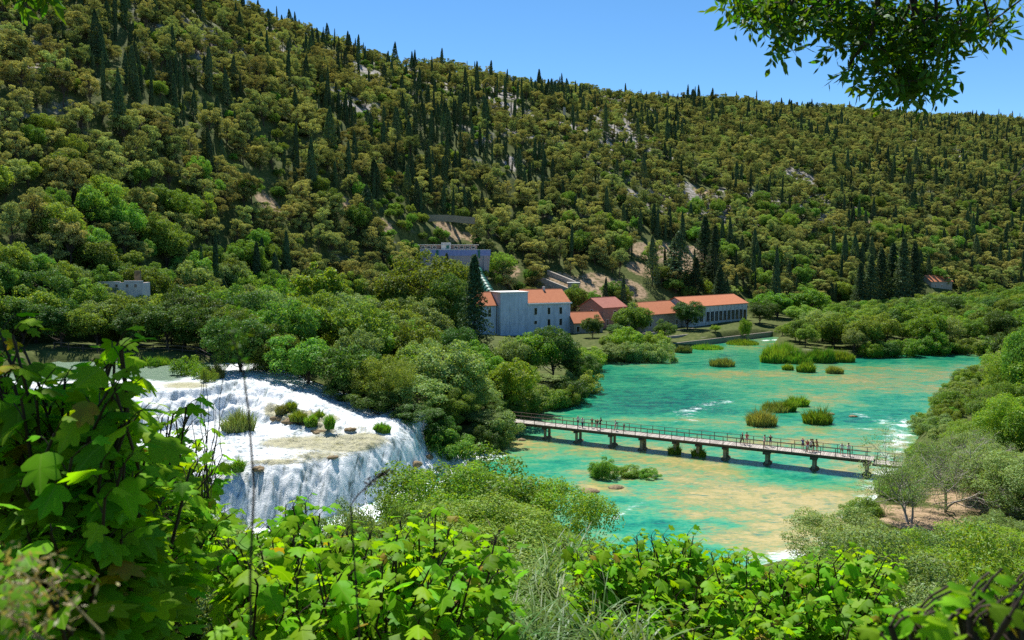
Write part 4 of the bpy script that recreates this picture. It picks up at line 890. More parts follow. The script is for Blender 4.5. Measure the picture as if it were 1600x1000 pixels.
# ------------------------------------------------------------------ reeds and water plants
def reeds(seed, n, rad, h, lean=.25, wd=.035, elx=1.0):
    r = np.random.default_rng(seed); a = r.random(n) * 6.283; q = rad * np.sqrt(r.random(n)); x = np.cos(a) * q * elx; y = np.sin(a) * q; hh = h * r.uniform(.4, 1.25, n) * (1.05 - .5 * (q / rad) ** 2)
    hh = hh * (1 + .45 * fbm(x / rad * 3 + seed, y / rad * 3, 7, 2) * 2); d = r.normal(size=(n, 2)) * lean + np.stack([x, y], 1) / rad * lean; az = r.random(n) * 6.283; wx, wy = np.cos(az) * wd, np.sin(az) * wd; z0 = np.full(n, -.15)
    V = np.stack([np.stack([x - wx, y - wy, z0], 1), np.stack([x + wx, y + wy, z0], 1), np.stack([x + d[:, 0] * hh * .4 + wx * .8, y + d[:, 1] * hh * .4 + wy * .8, hh * .65], 1), np.stack([x + d[:, 0] * hh * .4 - wx * .8, y + d[:, 1] * hh * .4 - wy * .8, hh * .65], 1), np.stack([x + d[:, 0] * hh, y + d[:, 1] * hh, hh], 1)], 1)
    Fq = np.arange(n)[:, None] * 5 + np.array([0, 1, 2, 3]); Ft = np.arange(n)[:, None] * 5 + np.array([3, 2, 4]); return V.reshape(-1, 3), Fq, Ft
def reed_clump(px, py, wpx, hpx, m_, lb, z=0.0, seed=0, n=1500, name='reed_clump', cat='reeds', lean=.25, ysc=.8):
    g = G(px, py, z); D = g[1]; rad = wpx / 2 * D / F; h = hpx * D / F; V, Fq, Ft = reeds(seed + int(px), n, rad, h * 1.15, lean, .012 + .00028 * D)
    V[:, 1] *= ysc; V[:, 2] *= 1 + .5 * fbm(V[:, 0] * .7 + px, V[:, 1] * .7, 9, 3); o = link(name, mesh_of(name, [(V, Fq, 0), (np.zeros((0, 3)), np.zeros((0, 4), int), 0)] if False else [(np.concatenate([V]), Fq, 0), (V, Ft, 0)], [M[m_]]), None, tuple(g)); tag(o, lb, cat); return o
M['redgrass'] = leafmat('brown_sedge', (.17, .20, .055), .6, .04, .35, .02)
for a in [(1190, 664, 46, 20, 'redgrass', 'brown-tipped sedge clump, leftmost of the river islets'), (1214, 642, 46, 12, 'redgrass', 'low brownish sedge clump between the river islets'), (1228, 642, 30, 13, 'reed', 'bright green reed clump beside the low brownish sedge'),
          (1247, 634, 32, 12, 'reed', 'bright green reed clump, farthest of the river islets'), (1277, 661, 44, 18, 'reed', 'large bright green reed clump, rightmost of the river islets'),
          (1231, 578, 17, 8, 'reed', 'tiny bright green reed clump off the far reed bank'), (1259, 581, 28, 12, 'reed', 'round bright green reed clump off the far reed bank'), (1304, 583, 26, 10, 'redgrass', 'sparse brown sedge clump off the far reed bank'),
          (1128, 572, 38, 11, 'redgrass', 'sparse brown sedge clump alone in the upper pool'), (1054, 709, 20, 11, 'reed', 'green tuft round the foot of a bridge pier'), (1092, 713, 22, 10, 'reed', 'second green tuft at a pier foot, right of the other'),
          (1068, 551, 26, 9, 'redgrass', 'brown sedge at the left foot of the quay'), (1105, 545, 50, 6, 'reed', 'low green sedge strip at the foot of the quay'), (1160, 538, 50, 6, 'reed', 'low green sedge strip below the right end of the quay')]:
    reed_clump(*a, n=1500 if a[2] > 25 else 700)
for i, (px, py, wp, hp) in enumerate([(1210, 566, 44, 19), (1245, 567, 46, 15), (1282, 566, 42, 17), (1315, 565, 40, 13), (1225, 560, 50, 20)]):
    reed_clump(px, py, wp, hp, 'reed', ['tall dense green reed bed at the left tip of the far bank', 'tall reed bed second from the left tip of the far bank', 'reed bed in the middle of the far bank edge', 'reed bed at the right end of the far reed bank', 'reed bed behind the front row at the left tip of the far bank'][i], n=2600, lean=.12)
for px, py, z, wp, hp, m_, lb in [(372, 672, 8.6, 50, 24, 'redgrass', 'wet green tuft hanging in the middle of the upper falls'), (466, 656, 7.4, 26, 12, 'reed', 'green tuft on the left of the rocky hump in the falls'), (486, 664, 7.0, 18, 10, 'reed', 'small green tuft on the right of the rocky hump in the falls'),
                              (372, 735, 5.3, 18, 14, 'reed', 'small green tuft on the lip of the lower falls'), (352, 738, 5.3, 14, 12, 'reed', 'leftmost small green tuft on the lip of the lower falls'), (597, 674, 6.3, 26, 9, 'reed', 'bright green tuft at the right end of the falls terrace'), (515, 668, 7, 14, 12, 'reed', 'green tuft below the rocky hump in the falls'), (440, 648, 7, 16, 10, 'redgrass', 'brownish tuft at the left end of the rocky hump in the falls'), (498, 655, 7, 18, 9, 'reed', 'green tuft at the top right of the rocky hump in the falls'), (455, 640, 8, 16, 9, 'reed', 'green tuft at the top of the rocky hump in the falls'),
                              (340, 590, 11, 20, 14, 'redgrass', 'brown sedge on the crest of the falls'), (245, 570, 11.2, 40, 9, 'reed', 'low green sedge along the calm water above the falls'), (205, 573, 11.2, 40, 9, 'reed', 'low green sedge left along the calm water above the falls')]:
    z = on_falls(px, py)[2] + .1
    reed_clump(px, py, wp, hp * 1.15, m_, lb, z, n=1000)

r = np.random.default_rng(66)
for px, py, w_, hh, lb in [(437, 650, 2.2, .9, 'leftmost brown boulder of the rocky hump in the falls'), (456, 655, 2.6, 1.1, 'brown boulder in the left half of the rocky hump in the falls'), (478, 664, 2.4, 1.0, 'brown boulder in the middle of the rocky hump in the falls'), (500, 672, 2.2, .8, 'lowest brown boulder of the rocky hump in the falls'), (492, 656, 1.6, .7, 'small upper boulder of the rocky hump in the falls'), (318, 588, 1.6, .7, 'brown rock on the crest of the falls'), (548, 668, 1.4, .6, 'small wet rock at the right side of the falls'), (405, 728, 1.5, .6, 'wet rock on the lip of the lower falls, left one'), (520, 712, 1.3, .5, 'wet rock on the lip of the lower falls, right one'), (648, 722, 1.8, 1.0, 'dark rock at the right foot of the falls'), (668, 712, 1.5, .8, 'dark rock between the small cascades')]:
    g0 = on_falls(px, py + 2); o3 = np.array([0, 0, -.12])
    mb = rock_mb(o3, w_ / 2, w_ / 2.6, hh * .42, r, 16, 11)
    for q in range(3): mb.p += rock_mb(o3 + [r.normal() * w_ * .3, r.normal() * w_ * .22, 0], w_ * r.uniform(.2, .34), w_ * r.uniform(.15, .28), hh * r.uniform(.25, .5), r, 12, 8).p
    tag(mb.build('river_rock', M['rock'], None, tuple(g0), True), lb, 'rock')
# ------------------------------------------------------------------ trees of the middle distance: (kind, px, top py, distance, width m, material, label)
TR = [('plane', 630, 392, 205, 23, None, 'huge spreading broadleaf tree left of the power house'), ('plane', 690, 430, 192, 13, 'dark_broad', 'dark green broadleaf tree between the huge tree and the tall conifer'), ('lime', 503, 404, 190, 13, 'lime', 'bright yellow-green tree left of the huge broadleaf'),
      ('conifer', 741, 398, 176, 9.2, None, 'tall dark conifer in front of the left end of the power house'), ('conifer', 698, 396, 250, 5.5, None, 'slim dark conifer in front of the blue-banded waterworks'),
      ('dark', 862, 506, 172, 10.5, None, 'dark broadleaf tree at the river bank, nearest the small house'), ('dark', 893, 545, 175, 7, None, 'dark leafy tree leaning out over the pool'), ('broad', 828, 516, 168, 10, 'fresh', 'fresh green tree just below the power house windows'), ('grey', 802, 524, 165, 8.5, None, 'grey-green tree just below the tall grey block'), ('broad', 790, 556, 138, 8.5, 'lime', 'rounded bright green tree right of the conifer'),
      ('near', 758, 612, 134, 7.0, 'broad', 'leafy tree shading the left end of the footbridge'), ('broad', 846, 585, 158, 8, 'grey_green', 'pale green tree behind the left end of the footbridge'), ('grey', 735, 585, 128, 8, None, 'grey-green tree above the small cascades'),
      # row along the falls
      ('dark', 372, 488, 124, 10, None, 'dark leafy tree at the right top of the falls'), ('near', 425, 505, 126, 9.5, 'broad', 'leafy tree behind the wooden rail by the falls'), ('broad', 480, 520, 122, 9.5, None, 'leafy tree second along the shaded falls path'), ('broad', 535, 536, 119, 9.5, None, 'broad leafy tree over the end of the shaded path'), ('near', 595, 552, 117, 9.5, 'broad', 'rounded leafy tree above the falls terrace'),
      ('grey', 650, 585, 118, 9, None, 'greyish leafy tree above the right end of the falls'), ('near', 700, 605, 121, 7.5, 'broad', 'low leafy tree overhanging the small cascades'), ('dark', 640, 628, 111, 6.5, None, 'dark low tree at the right rim of the falls'), ('near', 745, 640, 122, 7.0, 'grey_green', 'grey-green tree at the water left of the footbridge'), ('dark', 600, 600, 113, 7, None, 'dark low tree hanging over the falls path'), ('dark', 545, 580, 117, 6.5, None, 'dark low tree in the shade beside the falls'), ('dark', 690, 652, 113, 5, None, 'small dark tree right above the cascade foam'),
      ('bush', 290, 553, 121, 4.5, 'fresh', 'bright green bush on the crest of the falls'), ('bush', 325, 572, 114, 2.2, None, 'small dark bush at the brink of the upper falls'), ('bush', 318, 563, 118, 3.0, 'fresh', 'second bright bush on the crest of the falls'), ('bush', 243, 555, 130, 2.2, 'fresh', 'little bright bush in the calm upper river'),
      ('dark', 30, 458, 144, 10, None, 'dark tree at the far left behind the wooden fence'), ('dark', 92, 468, 143, 9, None, 'second dark tree from the left behind the wooden fence'), ('broad', 150, 472, 145, 9, None, 'leafy tree in front of the ruin behind the wooden fence'), ('dark', 205, 474, 144, 9, None, 'dark tree right of the ruin behind the wooden fence'), ('dark', 258, 468, 143, 9.5, None, 'dark tree behind the right half of the wooden fence'), ('broad', 312, 470, 142, 9.5, 'dark_broad', 'dark tree at the right end of the wooden fence'),
      # far shore by the buildings
      ('dome', 962, 533, 220, 9.5, 'grey_green', 'rounded grey-green bush at the water in front of the small house'), ('dome', 1026, 532, 219, 9.5, 'grey_green', 'rightmost rounded grey-green bush at the water left of the quay'), ('dome', 994, 530, 219, 9.5, 'grey_green', 'middle one of the rounded grey-green waterside bushes'), ('dome', 985, 508, 230, 10, 'fresh', 'fresh green tree behind the grey-green waterside bushes'), ('dome', 936, 543, 219, 7, 'grey_green', 'leftmost grey-green bush at the far water'), ('dome', 950, 520, 232, 8, 'broad', 'green bush between the small house and the waterside bushes'), ('dome', 1020, 515, 234, 8, 'fresh', 'fresh green bush behind the rightmost waterside bush'),
      ('dark', 926, 492, 262, 7.0, None, 'dark tree in front of the small orange-roofed house'), ('broad', 993, 473, 262, 12, None, 'leafy tree hiding the left end of the long low house'), ('dark', 1036, 498, 254, 6.5, None, 'small round dark tree on the terrace'), ('dark', 1075, 468, 281, 11, None, 'dark leafy tree in front of the left part of the hall'), ('broad', 1118, 507, 272, 3.6, 'fresh', 'slim young tree on the terrace before the hall windows'), ('dark', 968, 505, 258, 8, None, 'dark tree between the stone house and the waterside bushes'),
      ('dark', 1188, 468, 300, 10, None, 'dark leafy tree at the right end of the quay'), ('broad', 1215, 455, 325, 16, 'fresh', 'wide bright green tree just right of the hall'), ('broad', 1262, 448, 335, 17, 'fresh', 'second wide bright green tree right of the hall'), ('broad', 1250, 475, 300, 12, None, 'leafy tree over the stream mouth'), ('grey', 1165, 495, 276, 4, 'fresh', 'young tree at the edge of the quay'),
      ('cypress', 1215, 384, 345, 4.2, None, 'single very slender cypress above the right end of the hall'), ('cypress', 1054, 360, 345, 7.5, None, 'lone dark cypress on the bare earth behind the hall'), ('cypress', 1102, 338, 360, 12, None, 'tall dark cypress, left of the pair above the hall'), ('cypress', 1118, 352, 350, 11, None, 'tall dark cypress, right of the pair above the hall'), ('cypress', 1088, 402, 338, 9, None, 'broad dark cypress just above the hall roof'), ('cypress', 1125, 415, 335, 9, None, 'broad low cypress behind the middle of the hall'),
      ('cypress', 574, 288, 300, 5.0, None, 'tall dark cypress standing before the tan retaining wall'), ('cypress', 586, 250, 330, 6.0, None, 'tall dark cypress behind the one at the tan retaining wall'), ('cypress', 180, 160, 300, 5.6, None, 'left of the two tall cypresses on the left slope'), ('cypress', 205, 168, 300, 5.6, None, 'right of the two tall cypresses on the left slope'), ('cypress', 440, 238, 330, 5.5, None, 'left of the three close cypresses above the left wood'), ('cypress', 460, 232, 332, 5.5, None, 'middle of the three close cypresses above the left wood'), ('cypress', 474, 230, 330, 5.5, None, 'right of the three close cypresses above the left wood'), ('cypress', 106, 182, 265, 5.5, None, 'dark cypress rising over the far left pines'), ('cypress', 667, 218, 370, 6, None, 'dark cypress above the bluish retaining wall')]
for i, (kd, px, py, D, wd, m_, lb) in enumerate(TR):
    nm_ = 'bush' if kd in ('bush', 'dome') else 'leafy_tree' if kd == 'grey' else 'dark_broadleaf_tree' if kd == 'dark' else 'cypress_tree' if kd == 'cypress' else 'conifer_tree' if kd == 'conifer' else 'broadleaf_tree'  # the grey and dark kinds are plain broadleaf trees, species unknown
    if kd == 'cypress' and wd >= 9: kd = 'conifer'
    place(nm_, kd, i, px, py, D, wd, lb, 'bush' if kd == 'bush' else 'tree', None, m_)
for i, (px, py, wd) in enumerate([(1362, 398, 11), (1378, 388, 12), (1396, 380, 12), (1413, 372, 12), (1430, 378, 11), (1434, 396, 10), (1345, 410, 9)]):
    place('cypress_tree', 'conifer', 0, px, py, 368 + 5 * (i % 3), wd, ['second', 'third', 'fourth', 'tallest', 'fifth', 'rightmost', 'leftmost'][i] + ' of the dark clustered cypresses left of the lone orange roof', 'tree', 'dark cypress cluster left of the lone roof')
# filling scatter of broadleaf trees: (polygon in plan, spacing, skyline limits)
CAPX = [0, 60, 128, 132, 240, 244, 340, 420, 540, 640, 700, 735, 760, 900]; CAPY = [395, 398, 412, 456, 456, 408, 388, 402, 418, 430, 470, 530, 545, 560]
def scatter(poly, spc, hmin, hmax, seed, phrase, cap=None, kinds=('broad',) * 6 + ('grey', 'dark'), pmask=None, group=None, mats=(None,)):
    r = np.random.default_rng(seed); poly = np.array(poly, float); a, b = poly.min(0), poly.max(0); c = 0
    X, Y = np.meshgrid(np.arange(a[0], b[0], spc), np.arange(a[1], b[1], spc)); X = (X + r.uniform(-.4, .4, X.shape) * spc).ravel(); Y = (Y + r.uniform(-.4, .4, Y.shape) * spc).ravel()
    ok = (sdf(X, Y, poly) > 0) & (sdf(X, Y, POOL) < -2.2) & (sdf(X, Y, FALL) < -1.5); X, Y = X[ok], Y[ok]; Z = terrain(X, Y)
    for x, y, z in zip(X, Y, Z):
        px, py = proj(x, y, z)
        if px < -60 or px > 1690 or (pmask and not pmask(px, py, x, y)): continue
        h = r.uniform(hmin, hmax)
        if cap is not None:
            cy_ = float(np.interp(px, *cap)); hm = P(px, cy_, y)[2] - z
            if hm < 2.0: continue
            h = min(h, hm * r.uniform(.9, 1.0))
        kd = kinds[int(r.integers(len(kinds)))]; H0, R0 = DIM[kd]; s = min(max(.5, h / H0), spc * .68 / R0 * r.uniform(.9, 1.25)); ph = phrase(px, py, y); size_ = 'low' if h < 6 else 'tall' if h > 10 else 'medium'
        tone = {'grey': 'greyish-green', 'dark': 'dark green', 'broad': 'mid-green', 'near': 'leafy green', 'bush': 'green', 'pine': 'olive-green', 'nearbush': 'green'}[kd]; wd_ = 'bush' if 'bush' in kd or (kd == 'broad' and h < 7) else 'tree'
        lb = f'{size_} {tone} {wd_} {ph}'
        plant('bush' if 'bush' in kd or (kd == 'broad' and h < 7) else {'pine': 'pine_tree', 'grey': 'leafy_tree', 'dark': 'dark_broadleaf_tree', 'near': 'ash_tree'}.get(kd, 'broadleaf_tree'), kd, int(r.integers(99)), x, y, z - .15, s, r.uniform(0, 6.28), lb, 'bush' if 'bush' in kd else 'tree', lb + ' group', mats[int(r.integers(len(mats)))] if kd == 'broad' else None, h / (H0 * s)); c += 1  # grey, dark and near kinds are plain broadleaf; low broad ones go as bushes
    return c
def ph_left(px, py, y):
    c = 'at the far left edge' if px < 110 else 'around the ruined wall' if px < 300 else 'above the falls' if px < 480 else 'near the bright yellow-green tree' if px < 610 else 'round the huge broadleaf tree'
    return ('in the back row ' if y > 205 else 'in the middle rows ' if y > 160 else 'in the front rows ') + c
c1 = scatter([(-200, 146), (-62, 142), (-38, 134), (-22, 124), (-9, 124), (-2, 150), (5, 175), (-2, 215), (-30, 262), (-75, 262), (-110, 225), (-150, 200)], 7.6, 7.5, 12.5, 41, ph_left, (CAPX, CAPY), mats=(None, None, 'fresh', None, 'grey_green'), kinds=('broad',) * 7 + ('grey', 'dark'), pmask=lambda px, py, x, y: not (135 < px < 235 and y > 146 and y < 167 and False))
def ph_isle(px, py, y):
    c = 'right of the hall' if px < 1250 else 'behind the reed beds' if px < 1400 else 'on the far bank below the lone roof'; return ('at the waterline ' if y < 262 else 'in the middle rows ' if y < 310 else 'in the back rows ') + c
c2 = scatter([(80, 246), (92, 224), (105, 232), (145, 239), (230, 240), (300, 330), (290, 400), (150, 390), (112, 350), (100, 300)], 8.8, 6.5, 11.5, 43, ph_isle, ([1100, 1190, 1230, 1300, 1400, 1460, 1540, 1640], [520, 515, 505, 470, 462, 455, 448, 436]), kinds=('broad',) * 7 + ('grey', 'dark'), mats=(None, None, 'fresh', None))
def ph_rb(px, py, y): return ('beside the bare whitish trees' if y < 100 else 'on the right river bank') + (' low by the water' if px < 1480 else ' at the right edge')
c3 = scatter([(70, 116), (80, 124), (94, 150), (114, 172), (134, 196), (150, 214), (155, 232), (240, 235), (190, 150), (130, 100), (85, 98)], 8.4, 6, 12, 47, ph_rb, ([1400, 1480, 1520, 1560, 1600, 1640, 1690], [730, 700, 660, 605, 565, 515, 450]), kinds=('near', 'near', 'broad', 'dark', 'broad'), mats=(None, 'fresh'))
print('scatter', c1, c2, c3)
# overhanging bushes along the banks
def bank(pts, spc, hmin, hmax, lab, seed, mats=(None, None, 'grey_green', 'fresh', 'dark_broad'), push=1.0, name='bush'):
    r = np.random.default_rng(seed); q = [G(a, b)[:2] if b < 5000 else None for a, b in pts]; k = 0
    for a, b in zip(q[:-1], q[1:]):
        L_ = np.hypot(*(b - a)); nn = max(1, int(L_ / spc)); nr = np.array([-(b - a)[1], (b - a)[0]]) / L_
        if sdf(np.array([((a + b) / 2 + nr)[0]]), np.array([((a + b) / 2 + nr)[1]]), POOL)[0] > 0: nr = -nr
        for i in range(nn):
            p = a + (b - a) * (i + r.uniform(.1, .9)) / nn + nr * (push + r.uniform(-.5, .8)); h = r.uniform(hmin, hmax); H0, R0 = DIM['dome']; s = h / H0 * r.uniform(.9, 1.25)
            plant(name, 'dome', int(r.integers(9)), p[0], p[1], max(-.1, T(p[0], p[1]) - .5), s, r.uniform(0, 6.28), lab, 'bush', lab + ' (row)', mats[int(r.integers(len(mats)))], h / (H0 * s)); k += 1
    return k
bank([(690, 720), (740, 712), (775, 698), (788, 668), (845, 648), (900, 628), (918, 585), (925, 568)], 3.6, 3.0, 5.5, 'leafy bush overhanging the water on the bank around the left bridge end', 71)
bank([(1345, 560), (1450, 553), (1558, 554), (1575, 570)], 6.0, 4.5, 7.5, 'rounded bush dipping into the far right end of the pool', 72)
bank([(1605, 570), (1568, 592), (1536, 615), (1492, 650), (1462, 690), (1450, 715)], 2.8, 2.0, 3.6, 'leafy bush overhanging the right bank of the river above the bridge', 73, mats=('fresh', None, 'grey_green'))
bank([(1560, 560), (1545, 590), (1510, 615), (1465, 650), (1435, 690)], 3.0, 1.6, 2.8, 'low leafy bush at the waterline of the right bank above the bridge', 75, mats=('fresh', None, 'grey_green'), push=.2)
bank([(1400, 730), (1380, 765), (1340, 800), (1300, 840), (1290, 875)], 4.0, 1.2, 2.6, 'low pale bush on the right shore below the bridge', 74, mats=('grey_green', 'fresh'), push=2.5)
# ------------------------------------------------------------------ right foreground bank and near slope
NT = [('near', 1612, 520, 125, 11, 'broad', 'large leafy tree at the right edge over the river bend'), ('near', 1625, 468, 118, 11, 'broad', 'tallest leafy tree cut by the right edge'), ('near', 1578, 598, 112, 10, 'broad', 'leafy tree leaning towards the river above the foam'), ('near', 1600, 610, 98, 10, 'fresh', 'bright leafy tree at the right edge behind the bare trees'),
      ('near', 1512, 672, 98, 8, 'grey_green', 'pale grey-green tree hiding the right end of the footbridge'), ('near', 1528, 655, 104, 7.5, 'fresh', 'fresh green tree just behind the right end of the footbridge'), ('near', 1540, 690, 84, 9, 'grey_green', 'grey-green tree among the bare whitish trees'), ('nearbush', 1410, 752, 84, 3.0, 'fresh', 'small fresh green bush at the foot of the leftmost bare tree'),
      ('near', 1600, 700, 78, 10, 'grey_green', 'grey-green tree at the right edge below the bridge end'), ('near', 1335, 800, 58, 8.0, 'grey_green', 'feathery grey-green shrub at the foam of the near shore'), ('near', 1430, 850, 52, 8.0, 'grey_green', 'wide pale green shrub under the leftmost bare tree'), ('near', 1520, 822, 54, 7.5, 'lime', 'yellow-green tree in the lower right'), ('near', 1465, 838, 62, 4.5, 'dark_broad', 'dark green shrub between the pale and the yellow-green ones'), ('near', 1580, 800, 66, 5.5, 'grey_green', 'pale grey-green shrub behind the yellow-green tree'), ('near', 1590, 860, 40, 8, 'fresh', 'leafy green shrub at the lower right edge'), ('near', 1480, 900, 34, 6.5, 'grey_green', 'pale shrub just above the lower right fig leaves'), ('near', 1385, 900, 36, 6.5, 'broad', 'dark-hearted shrub behind the right fig tree'),
      ('near', 1270, 905, 40, 5.0, 'broad', 'low shrub behind the middle of the right fig tree'),
      ('near', 760, 702, 40, 9.6, 'fresh', 'large fine-leaved bright green shrub in the centre above the figs'), ('near', 690, 728, 37, 6.8, 'fresh', 'fine-leaved shrub left of the large central one'), ('near', 832, 748, 38, 6.2, 'fresh', 'fine-leaved shrub right of the large central one'), ('near', 640, 765, 35, 5.0, 'broad', 'low shrub at the lower left of the central shrubs'), ('near', 780, 790, 30, 7, 'broad', 'darker shrub below the large central one'), ('near', 880, 825, 31, 4.4, 'fresh', 'small fine-leaved shrub above the long grass'),
      ('near', 545, 778, 33, 3.2, 'grey_green', 'thin pale shrub in front of the falls foam'), ('nearbush', 600, 800, 30, 3.5, 'grey_green', 'second pale shrub right of the thin one'),
      ('dome', 940, 714, 103.5, 4.0, 'fresh', 'tall green willow bush on a rock in the near pool'), ('dome', 985, 727, 104, 3.3, 'fresh', 'left of the two rounded bushes on a shoal in the near pool'), ('dome', 1009, 728, 104, 2.9, 'fresh', 'right of the two rounded bushes on a shoal in the near pool')]
for i, (kd, px, py, D, wd, m_, lb) in enumerate(NT):
    b = -.1 if 103 <= D <= 104 and px < 1020 else None
    place('bush' if 'shrub' in lb or 'bush' in lb else 'broadleaf_tree', kd, i, px, py, D, wd, lb, 'shrub' if 'shrub' in lb or 'bush' in lb else 'tree', None, m_, base=b)
r = np.random.default_rng(77)
for px, py, w_, lb in [(922, 768, 2.4, 'pinkish rock in front of the willow bush'), (962, 762, 2.0, 'tan rock between the willow bush and the twin bushes'), (1298, 647, 1.7, 'pinkish rock right of the reed islets'), (1333, 651, 1.5, 'small tan rock right of the reed islets'), (815, 688, 1.4, 'small tan rock at the left end of the footbridge'), (1110, 520 + 40, .01, '')]:
    if w_ < .1: continue
    g = G(px, py, 0); tag(rock_mb((0, 0, -.05), w_ / 2, w_ / 2.4, .34, r).build('river_rock', M['rock'], None, tuple(g), True), lb, 'rock')
# shrubs that cover the near slope
sl = 0
for i in range(190):
    D = r.uniform(13, 68); px = r.uniform(-80, 1680)
    if px > 1270 and r.random() < .45: continue
    x = (px - 800) / F * D; z = T(x, D)
    if sdf(np.array([x]), np.array([D]), POOL)[0] > -2: continue
    lim = float(np.interp(px, [0, 330, 480, 560, 640, 900, 1280, 1330, 1600], [780, 830, 860, 850, 830, 905, 930, 860, 830])); hm = P(px, lim, D)[2] - z
    if hm < 1.0: continue
    h = min(r.uniform(2.0, 4.2), hm); ph = 'at the left' if px < 400 else 'below the central shrubs' if px < 850 else 'behind the right fig tree' if px < 1300 else 'at the lower right'
    plant('bush', 'nearbush', i, x, D, z - .1, h / 3.2, r.uniform(0, 6.28), f'green bush on the near slope {ph}', 'shrub', f'bushes on the near slope {ph}', mat_=[None, None, 'dark_broad', 'fresh', 'lime'][i % 5] if px > 1270 else None); sl += 1
print('slope', sl)

# ------------------------------------------------------------------ bare whitish trees
def bare_tree(seed, h, spread, leaves=0):
    r = np.random.default_rng(seed); mb = MB(); tips = []
    def grow(p, d, L_, rad, lev):
        k = 5; pts = [p]; q = p; dd = d
        for i in range(k): dd = unit(dd + r.normal(size=3) * .16 + np.array([0, 0, .04])); q = q + dd * L_ / k; pts.append(q)
        mb.tube(pts, np.linspace(rad, rad * .5, k + 1), 5 if lev < 2 else 3, cap=False)
        if lev == 4: tips.append(q); return
        for i in range([4, 4, 3, 3][lev]):
            f = r.uniform(.35, 1) if lev else r.uniform(.3, 1); j = min(k, int(f * k)); nd = unit(dd * .7 + r.normal(size=3) * .62 * spread); grow(pts[j], nd, L_ * r.uniform(.5, .72), max(.012, rad * .5), lev + 1)
    for t in range(3): grow(np.array([r.normal() * .15, r.normal() * .15, -.3]), unit(np.array([r.normal() * .3, r.normal() * .3, 1])), h * .48, .12, 0)
    return mb, np.array(tips)
for i, (px, pyb, D, h, lb, lf) in enumerate([(1437, 832, 76, 9.0, 'leftmost bare whitish tree with forking trunks above the near shore', 1.3), (1492, 810, 80, 9.5, 'bare whitish tree in the middle of the right bank group', .5), (1555, 790, 80, 8.0, 'bare pinkish-grey tree near the right edge', .3), (1520, 760, 90, 9.0, 'tall bare grey tree behind the middle bare tree', .7), (1468, 772, 92, 6.5, 'small bare tree in front of the bridge end', .8)]):
    h *= 1.15; mb, tips = bare_tree(500 + i, h, .85); x = (px - 800) / F * D; root = empty('bare_tree', (x, D, T(x, D)), r.uniform(0, 6)); tag(root, lb, 'tree'); mb.build('trunk', M['palebark'], root, smooth=True)
    n = int(len(tips) * lf * 22); Pn = tips[r.integers(0, len(tips), n)] + r.normal(size=(n, 3)) * .28; V, Fc = cards(Pn, unit(r.normal(size=(n, 3)) + [0, 0, .6]), .07, r, .5); link('crown', mesh_of('crown', [(V, Fc, 0)], [M['grey_green']]), root)

